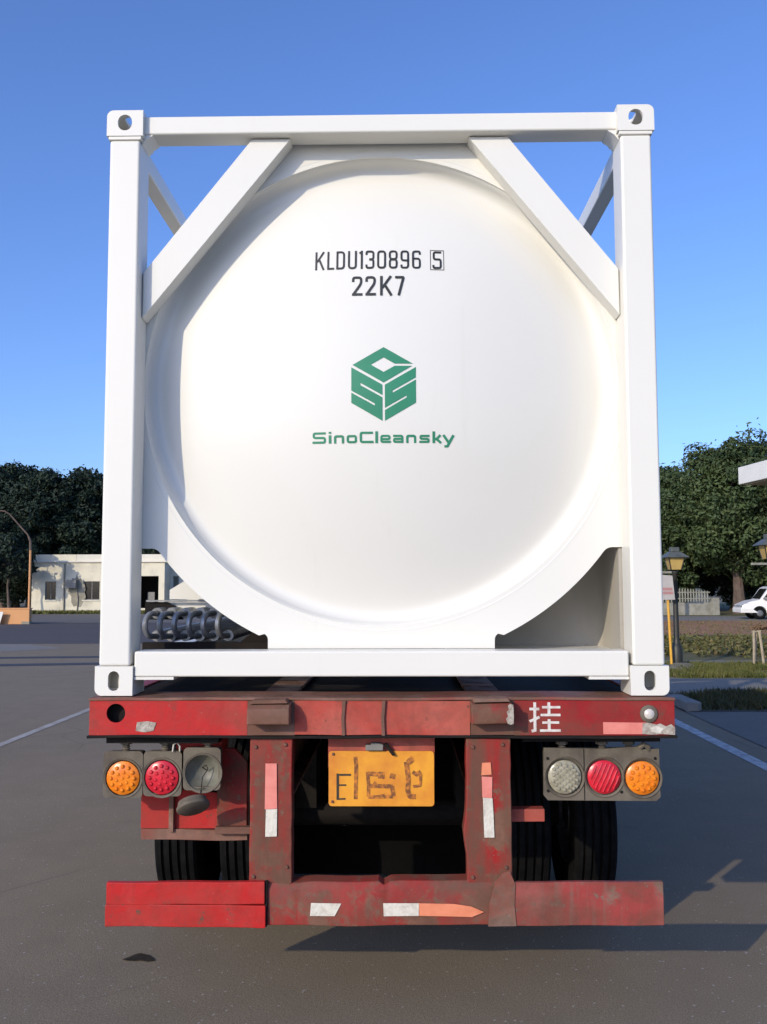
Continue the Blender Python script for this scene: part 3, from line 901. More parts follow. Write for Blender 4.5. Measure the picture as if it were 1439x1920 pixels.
def casting(x0, x1, y0, y1, z0, z1, hole_w, hole_h, sx, top, front=True):
    """hollow corner casting: six plates, slots in the end, the side and the top or bottom"""
    q = MB()
    t = .016
    cx, cz, cy = (x0 + x1) / 2, (z0 + z1) / 2 + (.002 if top else 0), (y0 + y1) / 2
    ye, yb = (y0, y1) if front else (y1, y0)
    s = 1 if front else -1
    rr = .030
    # end face with its slot, the outer top (or bottom) corner rounded
    oc = (x1 if sx > 0 else x0)
    zc_ = (z1 if top else z0)
    poly = []
    for (px, pz) in ((x0, z0), (x1, z0), (x1, z1), (x0, z1)):
        if px == oc and pz == zc_:
            mx, mz = px - (rr if px == x1 else -rr), pz - (rr if pz == z1 else -rr)
            a0 = {(1, 1): 0, (0, 1): 90, (0, 0): 180, (1, 0): 270}[(int(px == x1), int(pz == z1))]
            poly += arc(mx, mz, rr, a0, a0 + 90, 6)
        else:
            poly.append((px, pz))
    q.prism(poly, ye, ye + s * t, [oval(cx, cz, hole_w, hole_h)])
    q.prism(poly, yb, yb - s * t)
    a, b = sorted((ye + s * t, yb - s * t))
    hole = [oval(cy, cz, .05, .08)]
    hole = [[(p, r_) for p, r_ in hole[0]]]
    e = rr * .30
    if sx > 0:
        q.prism([(a, z0 + (0 if top else rr)), (b, z0 + (0 if top else rr)), (b, z1 - (rr if top else 0)), (a, z1 - (rr if top else 0))], x1 - t, x1, hole, axis='x')
        q.prism([(a, z0), (b, z0), (b, z1), (a, z1)], x0, x0 + t, axis='x')
    else:
        q.prism([(a, z0 + (0 if top else rr)), (b, z0 + (0 if top else rr)), (b, z1 - (rr if top else 0)), (a, z1 - (rr if top else 0))], x0, x0 + t, hole, axis='x')
        q.prism([(a, z0), (b, z0), (b, z1), (a, z1)], x1 - t, x1, axis='x')
    fx0, fx1 = (x0 + t, x1 - rr) if sx > 0 else (x0 + rr, x1 - t)
    slot = [[(p - (.012 * sx), r_) for p, r_ in oval(cx, cy, .06, .11)]]
    if top:
        q.prism([(fx0, a), (fx1, a), (fx1, b), (fx0, b)], z1 - t, z1, slot, axis='z')
        q.box(x0 + t, x1 - t, a, b, z0, z0 + t)
    else:
        q.prism([(fx0, a), (fx1, a), (fx1, b), (fx0, b)], z0, z0 + t, slot, axis='z')
        q.box(x0 + t, x1 - t, a, b, z1 - t, z1)
    # the rounded outer edge
    mx, mz = oc - sx * rr, zc_ - (rr if top else -rr)
    a0 = {(1, True): 0, (-1, True): 90, (-1, False): 180, (1, False): 270}[(sx, top)]
    outer = arc(mx, mz, rr, a0, a0 + 90, 6)
    inner = arc(mx, mz, rr - t, a0 + 90, a0, 6)
    q.prism(outer + inner, a, b)
    return q
L6 = 6.058
for sx in (-1, 1):
    xa, xb = (1.057, 1.219) if sx > 0 else (-1.219, -1.057)
    for (ya, yb, fr) in ((0, .178, True), (L6 - .178, L6, False)):
        casting(xa, xb, ya, yb, 2.473, 2.591, .064, .074, sx, True, fr).build('corner_casting', 'white', tc)
        casting(xa, xb, ya, yb, 0, .124, .048, .084, sx, False, fr).build('corner_casting', 'white', tc)
    pa, pb = (1.070, 1.206) if sx > 0 else (-1.206, -1.070)
    for (ya, yb) in ((.006, .164), (L6 - .164, L6 - .006)):
        MB().box(pa, pb, ya, yb, .1245, 2.4555).build('corner_post', 'white', tc, .012, 3)
        MB().box(pa - .006, pb + .006, ya - .003, yb + .003, 2.456, 2.4725).build('weld_collar', 'white', tc, .004)
    # side rails
    ra, rb = (1.08, 1.155) if sx > 0 else (-1.155, -1.08)
    MB().box(ra, rb, .166, L6 - .166, 2.39, 2.48).build('top_side_rail', 'white', tc, .008)
    if sx > 0:
        MB().box(ra, rb + .04, .166, L6 - .166, .06, .17).build('bottom_side_rail', 'white', tc, .008)
    else:
        MB().box(ra - .04, rb, .166, L6 - .166, .06, .15).build('bottom_side_rail', 'white', tc, .008)
for (ya, yb) in ((.03, .150), (L6 - .15, L6 - .03)):
    MB().box(-1.068, 1.068, ya, yb, 2.492, 2.577).build('top_end_rail', 'white', tc, .010, 3)
    MB().box(-1.055, 1.055, ya - .018, yb, .078, .186).build('bottom_end_rail', 'white', tc, .008, 3)
for sx in (-1, 1):
    a, c = sorted((sx * .885, sx * 1.054))
    MB().box(a, c, .014, .15, .066, .0775).build('rail_pad', 'white', tc)
    # small gusset where rail and post meet
    MB().prism([(sx * 1.069, 2.4905), (sx * 1.069, 2.445), (sx * 1.05, 2.47), (sx * 1.02, 2.4905)], .034, .15).build('corner_gusset', 'white', tc)
# diagonal braces
def brace(sx, y0, y1):
    pl = [(sx * .578, 2.4905), (sx * .400, 2.4905), (sx * 1.0685, 1.658), (sx * 1.0685, 1.866)]
    return MB().prism(pl, y0, y1).build('diagonal_brace', 'white', tc, .008, 3)
for sx in (-1, 1):
    brace(sx, .075, .1635)
    brace(sx, L6 - .1635, L6 - .075)
# end plate with its round opening and the lower corner cut-outs
RO, RI = 1.243, 1.076
def half(s):
    a_lo = math.degrees(math.atan2(.262 - ZC, .535))
    a_hi = math.degrees(math.atan2(.602 - ZC, .983))
    pts = [(.503, .1865), (.503, .222)] + arc(.533, .225, .03, 180, 118, 4)
    pts += arc(0, ZC, RO, a_lo, a_hi, 18)
    pts += arc(1.03, .585, .048, 148, 90, 4)
    pts += [(1.10, .633), (1.10, 1.72), (1.06, 1.80), (.47, 2.47), (.46, 2.56)]
    return [(s * x, z) for x, z in pts]
outer = half(1) + list(reversed(half(-1)))
for y0 in (.165, L6 - .177):
    MB().prism(outer, y0, y0 + .012, [circ(0, ZC, RI, 128)]).build('end_plate', 'white', tc)
MB().lathe([(RI + .004, .1775), (RI + .004, .40), (RI + .02, .40), (RI + .02, .1775)], (0, 0, ZC), 'y', 128).build('skirt_ring', 'white', tc)
pf = []
for i in range(41):
    r_ = .985 * i / 40
    pf.append((r_, YA + RD - math.sqrt(RD * RD - r_ * r_)))
y1 = pf[-1][1]
def quad_(A, B, C_, n):
    for i in range(1, n + 1):
        t = i / n
        q_ = Vector(A) * (1 - t) ** 2 + Vector(B) * (2 * t * (1 - t)) + Vector(C_) * t * t
        pf.append((q_.x, q_.y))
sl_ = .985 / math.sqrt(RD * RD - .985 ** 2)
quad_((.985, y1), (1.052, y1 + .067 * sl_), (1.066, .200), 12)      # concave fillet ...
quad_((1.066, .200), (1.0745, .1645), (1.100, .1642), 8)            # ... and a rounded lip over the plate edge
dish = MB().lathe(pf, (0, 0, ZC), 'y', 160).build('domed_end', 'white_dish', tc, sharp=60)
MB().lathe([(RI + .02, .401), (1.13, .43), (1.13, L6 - .42), (.9, L6 - .25), (.5, L6 - .12), (0, L6 - .06)], (0, 0, ZC), 'y', 96).build('tank_shell', 'white', tc)
for yy in (1.6, 3.0, 4.4):
    MB().lathe([(1.131, yy - .04), (1.15, yy - .035), (1.15, yy + .035), (1.131, yy + .04)], (0, 0, ZC), 'y', 96).build('stiffening_band', 'white', tc)
MB().lathe([(0, 2.575), (.30, 2.575), (.30, 2.52), (.25, 2.51), (.25, 2.44)], (0, 3.0, 0), 'z', 32).build('manhole', 'white', tc)
MB().box(-.25, .25, .4, 2.3, 2.50, 2.52).build('walkway', 'steel', tc)

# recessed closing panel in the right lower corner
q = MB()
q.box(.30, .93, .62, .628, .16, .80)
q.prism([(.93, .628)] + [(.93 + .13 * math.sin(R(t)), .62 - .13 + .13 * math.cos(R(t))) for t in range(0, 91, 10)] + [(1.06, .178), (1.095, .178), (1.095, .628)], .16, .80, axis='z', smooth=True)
q.build('closing_panel', 'panel_shade', tc)
q = MB()
q.box(.30, 1.058, .179, .619, .16, .172)
q.build('panel_sill', 'white', tc)
MB().lathe([(0, -.004), (.010, -.003), (.013, 0)], (.555, .616, .235), 'y', 12).build('panel_bolt', 'steel', tc)

# heating coil pipes and bracket seen through the left lower corner opening
for i in range(6):
    x = -1.075 + i * .067
    y = .40 + i * .006
    zt, zb = .335, .228
    for zz in (zt, zb):
        MB().tube([(x, y + .045, zz), (x + .01, y + 2.2, zz)], .0265, 16).build('coil_pipe', 'pipe', tc)
    pts = [(x, y + .05, zt), (x - .004, y + .02, zt)]
    for k in range(11):
        a = math.pi / 2 - math.pi * k / 10
        pts.append((x - .012 - .022 * math.sin(math.pi * k / 10), y - .038 * math.cos(a), (zt + zb) / 2 + (zt - zb) / 2 * math.sin(a)))
    pts += [(x - .004, y + .02, zb), (x, y + .05, zb)]
    MB().tube(pts, .0135, 10).build('return_bend', 'pipe', tc)
MB().box(-1.16, -.70, .56, .575, .388, .396).build('pipe_shelf', 'steel', tc)
MB().prism([(-1.17, .30), (-1.17, .386), (-1.06, .386), (-.98, .345), (-.98, .30)], .578, .586, [[(-1.125, .335), (-1.115, .335), (-1.115, .36), (-1.125, .36)], [(-1.07, .345), (-1.035, .345), (-1.035, .357), (-1.07, .357)]]).build('pipe_bracket', 'black_steel', tc)
MB().prism([(-1.055, .399), (-1.055, .445), (-.93, .52), (-.62, .70), (-.55, .399)], .60, .606).build('saddle_gusset', 'white', tc)
MB().prism([(-1.06, .386), (-.98, .345), (-.5, .345), (-.5, .386)], .60, .606).build('saddle_gusset', 'white', tc)
MB().box(-1.13, -.35, .40, .44, .16, .20).build('cross_member', 'black_steel', tc)
MB().prism([(-.72, .17), (-.36, .17), (-.36, .34), (-.55, .30)], .50, .52).build('support_plate', 'black_steel', tc)

# ---- writing on the domed end (strokes drawn on the dish surface)
def onto(sx, sz, zx, zy, x0, z0):
    def f(polys):
        return [[(x0 + (a - zx) * sx, z0 - (b - zy) * sz) for a, b in pl] for pl in polys]
    return f
surf = lambda a, b: (a, dish_y(a, b) - .0016, b)
G = {}
S = []
def st_(pts, wd=17, closed=False, r=0):
    S.extend(stroke(pts, wd, closed, r))
st_([(149, 88), (149, 242)]); st_([(213, 88), (156, 174)]); st_([(172, 150), (213, 242)])
st_([(251, 88), (251, 234), (302, 234)])
st_([(328, 88), (328, 242)]); st_([(328, 96), (384, 96), (384, 234), (328, 234)], r=26)
st_([(426, 88), (426, 234), (484, 234), (484, 88)], r=24)
st_([(534, 242), (534, 88)]); st_([(534, 97), (513, 110)], 14)
st_([(574, 124), (574, 96), (632, 96), (632, 161), (597, 161)], r=22); st_([(597, 165), (632, 165), (632, 234), (574, 234), (574, 206)], r=22)
st_([(672, 96), (730, 96), (730, 234), (672, 234)], closed=True, r=24)
st_([(770, 96), (827, 96), (827, 161), (770, 161)], closed=True, r=22); st_([(770, 165), (827, 165), (827, 234), (770, 234)], closed=True, r=22)
st_([(868, 208), (868, 234), (924, 234), (924, 96), (868, 96), (868, 173), (924, 173)], r=22)
st_([(1022, 122), (1022, 96), (965, 96), (965, 234), (1022, 234), (1022, 157), (965, 157)], r=22)
t1 = onto(.000538, .000592, 679, 166, -.0045, 1.9342)
lt = decal('serial_number', t1(S), 'ink', tc, surf)
S = []
st_([(1112, 84), (1224, 84), (1224, 248), (1112, 248)], 5, True)
st_([(1204, 100), (1140, 100), (1140, 160), (1198, 160), (1198, 232), (1136, 232), (1136, 208)], 17, r=16)
decal('check_digit', t1(S), 'ink', tc, surf)
S = []
for dx in (0, 113):
    st_([(461 + dx, 352), (461 + dx, 316), (529 + dx, 316), (529 + dx, 366), (463 + dx, 456)], 21, r=30)
    st_([(452 + dx, 456), (540 + dx, 456)], 21)
st_([(699, 305), (699, 467)], 22); st_([(780, 305), (706, 405)], 21); st_([(727, 378), (784, 467)], 22)
st_([(815, 316), (888, 316)], 21); st_([(886, 314), (844, 467)], 22)
decal('size_code', onto(.000533, .000585, 674.5, 391, -.0066, 1.8024)(S), 'ink', tc, surf)
logo = [[(718, 900), (965, 1042), (812, 1042), (718, 988), (610, 1050), (718, 1112), (812, 1060), (960, 1060), (718, 1202), (455, 1050)],
        [(445, 1070), (708, 1220), (708, 1308), (522, 1203), (522, 1222), (708, 1326), (708, 1522), (445, 1370), (445, 1284), (643, 1394), (643, 1377), (445, 1267)],
        [(728, 1220), (990, 1070), (990, 1158), (793, 1270), (793, 1288), (990, 1176), (990, 1370), (728, 1522), (728, 1432), (912, 1326), (912, 1310), (728, 1414)]]
decal('emblem', onto(.000523, .000530, 717, 1214, .0156, 1.3502)(logo), 'green', tc, surf)
S = []
W_ = 19
st_([(230, 1625), (128, 1625), (128, 1662), (222, 1664), (222, 1702), (117, 1702)], W_, r=14)
st_([(266, 1642), (266, 1712)], 22); st_([(266, 1613), (266, 1629)], 22)
for x in (298, 905):
    st_([(x + 11, 1712), (x + 11, 1652), (x + 77, 1652), (x + 77, 1712)], W_, r=13)
st_([(416, 1652), (484, 1652), (484, 1702), (416, 1702)], W_, True, 13)
st_([(628, 1625), (526, 1625), (526, 1702), (632, 1702)], W_, r=14)
st_([(659, 1613), (659, 1712)], 22)
st_([(778, 1702), (699, 1702), (699, 1652), (767, 1652), (767, 1679), (700, 1679)], 18, r=12)
st_([(798, 1652), (874, 1652), (874, 1702)], 18, r=12); st_([(874, 1702), (806, 1702), (806, 1677), (874, 1677)], 18, r=10); st_([(874, 1690), (874, 1712)], 18)
st_([(1102, 1652), (1028, 1652), (1028, 1676), (1095, 1678), (1095, 1702), (1017, 1702)], 18, r=10)
st_([(1139, 1613), (1139, 1712)], 22); st_([(1145, 1678), (1162, 1678), (1196, 1643)], 20); st_([(1162, 1676), (1200, 1711)], 21)
st_([(1220, 1643), (1263, 1705)], 22); st_([(1306, 1643), (1254, 1737)], 22); st_([(1262, 1738), (1228, 1738)], 18)
decal('wordmark', onto(.000524, .000520, 715, 1664, .0136, 1.1147)(S), 'green', tc, surf)

# ================================================================== trailer
tr = thing('container_trailer', 'worn red container trailer with rusty bumper and tail lights carrying the white tank', 'trailer', (0, 0, 0))
def wob(b, amp=.004, seed=0):
    """old steel is never straight: slow random bends along the width"""
    rr = random.Random(seed)
    ph = [rr.uniform(0, 6.3) for _ in range(6)]
    b.v = [(x, y + amp * math.sin(4.1 * x + ph[0]) * .6 + amp * .5 * math.sin(11 * x + ph[1]), z + amp * .7 * math.sin(5.3 * x + ph[2]) + amp * .35 * math.sin(17 * x + ph[3])) for x, y, z in b.v]
    return b
def xbeam(x0, x1, prof, n=24):
    """profile in YZ swept along X with n sections"""
    b = MB()
    k = len(prof)
    vs = [(x0 + (x1 - x0) * i / n, y, z) for i in range(n + 1) for y, z in prof]
    fs = [(i * k + j, i * k + (j + 1) % k, (i + 1) * k + (j + 1) % k, (i + 1) * k + j) for i in range(n) for j in range(k)]
    tri = tessellate_polygon([[Vector((a, c, 0)) for a, c in prof]])
    fs += [tuple(t) for t in tri] + [tuple(n * k + q for q in t) for t in tri]
    return b.add(vs, fs)
def bx(y0, y1, z0, z1):
    return [(y0, z0), (y1, z0), (y1, z1), (y0, z1)]
# rear cross beam: flanges and web panels
wob(xbeam(-1.232, 1.232, bx(-.036, .20, 1.344, 1.356)), .002, 1).build('top_flange', 'rust_dusty', tr, .003)
wob(xbeam(-1.236, 1.236, bx(-.040, .10, 1.188, 1.199)), .003, 2).build('bottom_flange', 'black_steel', tr, .003)
MB().prism([(-1.228, 1.1995), (-.56, 1.1995), (-.56, 1.3435), (-1.228, 1.3435)], -.030, -.018, [circ(-1.116, 1.291, .040, 28)]).build('beam_panel', 'red_bright', tr)['label'] = 'bright red left panel with a round hole'
wob(xbeam(-.5595, -.3605, bx(-.028, -.016, 1.1995, 1.3435), 6), .002, 3).build('beam_panel', 'rust', tr)
wob(xbeam(-.36, .375, bx(-.031, -.019, 1.1995, 1.3435)), .004, 4).build('beam_panel', 'red_faded', tr)['label'] = 'faded salmon red middle panel'
wob(xbeam(.3755, .5595, bx(-.028, -.016, 1.1995, 1.3435), 6), .002, 5).build('beam_panel', 'rust', tr)
MB().prism([(.56, 1.1995), (1.228, 1.1995), (1.228, 1.3435), (.56, 1.3435)], -.030, -.018).build('beam_panel', 'red_dark', tr)['label'] = 'dark red right panel with a painted character'
MB().box(-1.225, 1.225, .02, .028, 1.20, 1.343).build('beam_back', 'black_steel', tr)
for x in (-.155, .012):
    MB().prism([(x - .006, 1.2), (x + .007, 1.2), (x + .004, 1.27), (x + .010, 1.343), (x - .004, 1.343), (x - .009, 1.27)], -.040, -.030).build('weld_seam', 'rust', tr)
# chassis
for sx in (-1, 1):
    x = sx * .46
    b = MB()
    b.box(x - .075, x + .075, .202, 8.6, 1.330, 1.344)
    b.box(x - .006, x + .006, .06, 8.6, .92, 1.3295)
    b.box(x - .075, x + .075, .06, 8.6, .906, .9195)
    b.build('chassis_beam', 'rust_dusty', tr)
for i in range(12):
    y = .75 + i * .7
    b = MB()
    b.box(-.453, .453, y, y + .06, 1.15, 1.30)
    b.build('cross_member', 'black_steel', tr)
    for sx in (-1, 1):
        a, c = sorted((sx * .467, sx * 1.20))
        MB().prism([(a if sx < 0 else c, 1.25), (c if sx < 0 else a, 1.12), (c if sx < 0 else a, 1.3285), (a if sx < 0 else c, 1.3285)], y, y + .06).build('outrigger', 'black_steel', tr)
for sx in (-1, 1):
    a, c = sorted((sx * 1.15, sx * 1.225))
    MB().box(a, c, .205, 8.6, 1.20, 1.3425).build('side_rail', 'red_dark', tr, .006)
MB().box(-.45, .45, .21, 8.5, 1.31, 1.318).build('deck_sheet', 'black_steel', tr)
for sx in (-1, 1):
    a, c = sorted((sx * .47, sx * 1.148))
    MB().box(a, c, .30, 8.5, 1.331, 1.334).build('deck_sheet', 'black_steel', tr)
# stop blocks bolted to the rear beam
for x0, x1, z0, z1, mt in ((-.548, -.372, 1.253, 1.338, 'rust_dusty'), (.375, .545, 1.258, 1.344, 'red_rusty')):
    b = wob(xbeam(x0, x1, [(-.029, z0 - .004), (-.118, z0), (-.124, z0 + .02), (-.118, z1 - .022), (-.10, z1 - .006), (-.029, z1)], 8), .003, int(x0 * 100))
    so_ = b.build('stop_block', mt, tr, .006)
    MB().prism([(x0 + .01, z1 + .001), (x1 - .01, z1 + .004), (x1 - .02, z1 + .017), (x0 + .02, z1 + .016)], -.105, -.02).build('lip_plate', 'rust_dusty', so_)
b = MB()
b.prism([(.522, 1.262), (.534, 1.258), (.546, 1.261), (.547, 1.30), (.545, 1.338), (.532, 1.341), (.524, 1.334), (.528, 1.318), (.518, 1.309), (.524, 1.292), (.515, 1.281)], -.1275, -.1215)
b.build('scraped_tape', 'tape_dirty', tr)
# uprights of the underrun guard
for x0, x1, sd_ in ((-.548, -.370, 11), (.358, .545, 12)):
    b = MB()
    n = 14
    rr = random.Random(sd_)
    prof = []
    vs, fs = [], []
    for i in range(n + 1):
        z = .43 + (1.1875 - .43) * i / n
        e0, e1 = rr.uniform(-.0015, .0015), rr.uniform(-.0015, .0015)
        bulge = .014 * math.exp(-((z - .80) / .06) ** 2) if x0 > 0 else 0
        vs += [(x0 + e0 - bulge, -.022, z), (x1 + e1, -.022, z), (x1 + e1, .06, z), (x0 + e0 - bulge, .06, z)]
    for i in range(n):
        for j in range(4):
            fs.append((i * 4 + j, i * 4 + (j + 1) % 4, (i + 1) * 4 + (j + 1) % 4, (i + 1) * 4 + j))
    fs += [(0, 1, 2, 3), (n * 4, n * 4 + 1, n * 4 + 2, n * 4 + 3)]
    b.add(vs, fs)
    b.build('upright', 'red_upright', tr, .006)
    xm = (x0 + x1) / 2
    for (dx, z) in ((-.065, 1.15), (.06, 1.16), (.068, .66), (-.07, .62)):
        MB().lathe([(0, -.008), (.006, -.007), (.009, 0)], (xm + dx, -.023, z), 'y', 8).build('bolt', 'rust', tr)
# bumper: two planks on the left, a bent channel in the middle, one plate on the right
wob(xbeam(-1.134, -.478, bx(-.052, -.024, .5165, .606)), .003, 21).build('bumper_plank', 'red_bright', tr, .004)
wob(xbeam(-1.138, -.474, bx(-.054, -.024, .425, .5145)), .003, 22).build('bumper_plank', 'red_bright', tr, .004)
b = xbeam(-.470, .500, [(-.030, .428), (-.034, .572), (-.018, .604), (.05, .610), (.05, .428)], 40)
wob(b, .004, 23)
b.v = [(x, y, z - (.020 * math.exp(-((x - .02) / .012) ** 2) if z > .6 else 0) - (.010 * math.exp(-((x + .36) / .05) ** 2) if z > .58 else 0)) for x, y, z in b.v]
b.build('bumper_channel', 'red_rusty', tr, .004)
MB().prism([(-.478, .426), (-.470, .426), (-.468, .606), (-.478, .606)], -.045, .0).build('weld_seam', 'black_steel', tr)
wob(xbeam(.502, 1.158, bx(-.048, -.024, .436, .610)), .003, 24).build('bumper_plank', 'red_scraped', tr, .004)
b = MB()
b.prism([(.44, .434), (.555, .436), (.548, .52), (.553, .60), (.53, .655), (.505, .648), (.47, .61), (.445, .52)], -.0535, -.0485)
b.build('bent_plate', 'rust_dusty', tr)
# reflective tapes
def tape(name, pts, y, mt, t=.0015):
    return MB().prism(pts, y - t, y).build(name, mt, tr)
tape('reflective_tape', [(-.483, .985), (-.434, .985), (-.435, 1.083), (-.482, 1.083)], -.0265, 'tape_red')
tape('reflective_tape', [(-.484, .895), (-.432, .898), (-.434, .9845), (-.483, .9845)], -.0265, 'tape_red')
tape('reflective_tape', [(-.481, .783), (-.433, .785), (-.432, .8965), (-.479, .8945)], -.0265, 'tape_white')
tape('reflective_tape', [(.420, 1.035), (.463, 1.038), (.460, 1.088), (.424, 1.086)], -.0265, 'tape_orange')
tape('reflective_tape', [(.424, .945), (.464, .942), (.466, 1.028), (.422, 1.030)], -.0265, 'tape_red')
tape('reflective_tape', [(.430, .782), (.472, .782), (.469, .88), (.466, .941), (.426, .944)], -.0265, 'tape_white')
tape('reflective_tape', [(-.292, .468), (-.190, .468), (-.163, .518), (-.288, .520)], -.0375, 'tape_white')
tape('reflective_tape', [(.012, .468), (.156, .470), (.157, .520), (.010, .520)], -.0375, 'tape_white')
tape('reflective_tape', [(.158, .470), (.30, .468), (.375, .466), (.425, .486), (.372, .508), (.30, .518), (.158, .520)], -.0375, 'tape_orange')
tape('reflective_tape', [(.930, 1.205), (1.115, 1.205), (1.115, 1.252), (.93, 1.254)], -.0315, 'tape_red')
tt = [(1.09, 1.206), (1.13, 1.203), (1.17, 1.206), (1.226, 1.202), (1.228, 1.232), (1.212, 1.246), (1.19, 1.237), (1.168, 1.249), (1.15, 1.244), (1.12, 1.252), (1.094, 1.250)]
tape('torn_tape', tt, -.0335, 'tape_dirty', .002)
tape('torn_tape', [(1.13, 1.214), (1.165, 1.210), (1.18, 1.228), (1.15, 1.240), (1.128, 1.232)], -.0356, 'tape_white', .0015)
tape('torn_tape', [(-1.03, 1.218), (-.99, 1.212), (-.955, 1.219), (-.943, 1.252), (-.98, 1.258), (-1.025, 1.254)], -.0315, 'tape_dirty')
# the painted character on the right panel
def bp(zx, zy):
    px, py = 700 + zx / 2.439, 1220 + zy / 2.439
    return (-1.229 + (px - 170) * .002248, 1.362 - (py - 1305) * .00223)
S = []
for pl, wd in (([(742, 236), (742, 362), (726, 366)], 13), ([(718, 266), (763, 266)], 12), ([(718, 322), (763, 302)], 12), ([(806, 236), (806, 292)], 13),
               ([(775, 258), (858, 258)], 11), ([(768, 293), (858, 293)], 11), ([(806, 312), (806, 362)], 13), ([(775, 327), (852, 327)], 11), ([(764, 363), (858, 363)], 11)):
    S += stroke(pl, wd)
S = [[bp(*p) for p in q] for q in S]
decal('painted_character', S, 'chalk_white', tr, lambda a, c: (a, -.0318, c), 0)
# round marker lamp on the right panel
ml = MB().lathe([(0, -.012), (.03, -.012), (.036, -.008), (.036, 0)], (1.12, -.0302, 1.289), 'y', 24).build('marker_lamp', 'grimy', tr)
MB().lathe([(0, -.022), (.012, -.020), (.020, -.013), (.021, -.0125)], (1.12, -.0302, 1.289), 'y', 20).build('lens', 'lens_white', ml)

# tail lights
def lens_mesh(cx, cz, r, y, kind):
    b = MB()
    b.lathe([(0, -.012), (r * .5, -.0105), (r * .85, -.006), (r, 0), (r, .012)], (cx, y, cz), 'y', 36)
    rr = random.Random(int(cx * 1000))
    if kind == 'leds':
        spots = [(0, 0)] + [(r * .36 * math.cos(i * math.pi / 3 + .3), r * .36 * math.sin(i * math.pi / 3 + .3)) for i in range(6)] + [(r * .70 * math.cos(i * math.pi / 6), r * .70 * math.sin(i * math.pi / 6)) for i in range(12)]
        for dx, dz in spots:
            b.lathe([(0, -.0155), (.005, -.0145), (.0085, -.0105), (.0095, -.004)], (cx + dx, y, cz + dz), 'y', 10)
    elif kind == 'ribs':
        for k in range(-3, 4):
            o_ = k * r * .25
            ln = math.sqrt(max(0, (r * .86) ** 2 - o_ ** 2))
            ux, uz = .42, .907
            p = [(cx + o_ * uz + ux * s * ln, y - .0125 + .005 * abs(s), cz - o_ * ux + uz * s * ln) for s in (-1, -.5, 0, .5, 1)]
            b.tube(p, .0045, 6)
    elif kind == 'pads':
        for k in range(-3, 4):
            for j in range(-3, 4):
                u_, v_ = k * r * .24, j * r * .27
                dx, dz = u_ * .8 - v_ * .6, u_ * .6 + v_ * .8
                if math.hypot(dx, dz) < r * .85:
                    b.lathe([(0, -.016), (.006, -.015), (.008, -.006)], (cx + dx, y, cz + dz), 'y', 6)
    return b
RL = .0725
# left: three separate boxes
for cx, cz, x0, x1, z0, z1, kind in ((-1.105, 1.006, -1.190, -1.020, .922, 1.119, 'amber'), (-.938, 1.008, -1.017, -.853, .930, 1.119, 'red_lens'), (-.763, 1.028, -.846, -.686, .955, 1.134, 'empty')):
    b = MB()
    b.prism(rrect(x0, x1, z0, z1, .018, 3), .050, .062, [circ(cx, cz, RL + .004, 40)])
    b.prism(rrect(x0 + .006, x1 - .006, z0 + .006, z1 - .006, .014, 3), .062, .115, [rrect(x0 + .012, x1 - .012, z0 + .012, z1 - .012, .01, 3)])
    b.prism(rrect(x0 + .006, x1 - .006, z0 + .006, z1 - .006, .014, 3), .115, .12)
    h = b.build('tail_light', 'grimy', tr)
    MB().lathe([(RL + .003, .0), (RL + .012, -.004), (RL + .014, .0)], (cx, .0505, cz), 'y', 40).build('rim', 'grimy', h)
    if kind != 'empty':
        lens_mesh(cx, cz, RL - .002, .052, 'leds').build('lens', kind, h)
    else:
        MB().lathe([(.0, .052), (.025, .050), (.05, .038), (.066, .018), (RL + .003, .0)], (cx, .056, cz), 'y', 36).build('reflector_bowl', 'reflector', h)
        MB().tube([(cx + .01, .10, cz), (cx - .005, .07, cz + .02), (cx + .012, .066, cz + .03), (cx + .018, .075, cz + .012), (cx - .002, .06, cz - .02), (cx - .006, .045, cz - .085)], .0022, 6).build('loose_wire', 'black_steel', h)
# the lens that fell out and hangs by its wire
hl = MB().lathe([(0, -.010), (.06, -.010), (.069, -.004), (.071, .006), (.066, .010), (.060, .030), (.030, .036), (0, .036)], (0, 0, 0), 'y', 36)
ho = hl.build('hanging_lens', 'grimy', tr, loc=(-.796, .03, .888), rot=(R(62), R(-24), R(-8)))
# right: one long plate
b = MB()
cx3 = ((.780, 1.013), (.947, 1.013), (1.108, 1.009))
pl = [(.694, 1.134), (.690, .938), (.708, .916), (1.165, .913), (1.184, .93), (1.182, 1.130), (1.12, 1.128), (1.10, 1.14), (.95, 1.130)]
b.prism(pl, .050, .062, [circ(a, c, RL + .004, 40) for a, c in cx3])
b.box(.70, 1.175, .0625, .12, .925, 1.125)
h = b.build('tail_light', 'grimy', tr)
MB().box(.8615, .8645, .0475, .0498, .917, 1.13).build('dark_strip', 'black_steel', h)
for (a, c), mt, kd in zip(cx3, ('dirty_lens', 'red_lens', 'amber'), ('pads', 'ribs', 'leds')):
    MB().lathe([(RL + .003, .0), (RL + .011, -.007), (RL + .015, .0)], (a, .0505, c), 'y', 40).build('rim', 'grimy', h)
    lens_mesh(a, c, RL - .003, .0465, kd).build('lens', mt, h)
for x, z in ((.71, 1.09), (.71, .955), (1.02, .95), (1.165, 1.09)):
    MB().lathe([(0, -.005), (.005, -.004), (.007, 0)], (x, .0498, z), 'y', 8).build('screw', 'black_steel', h)
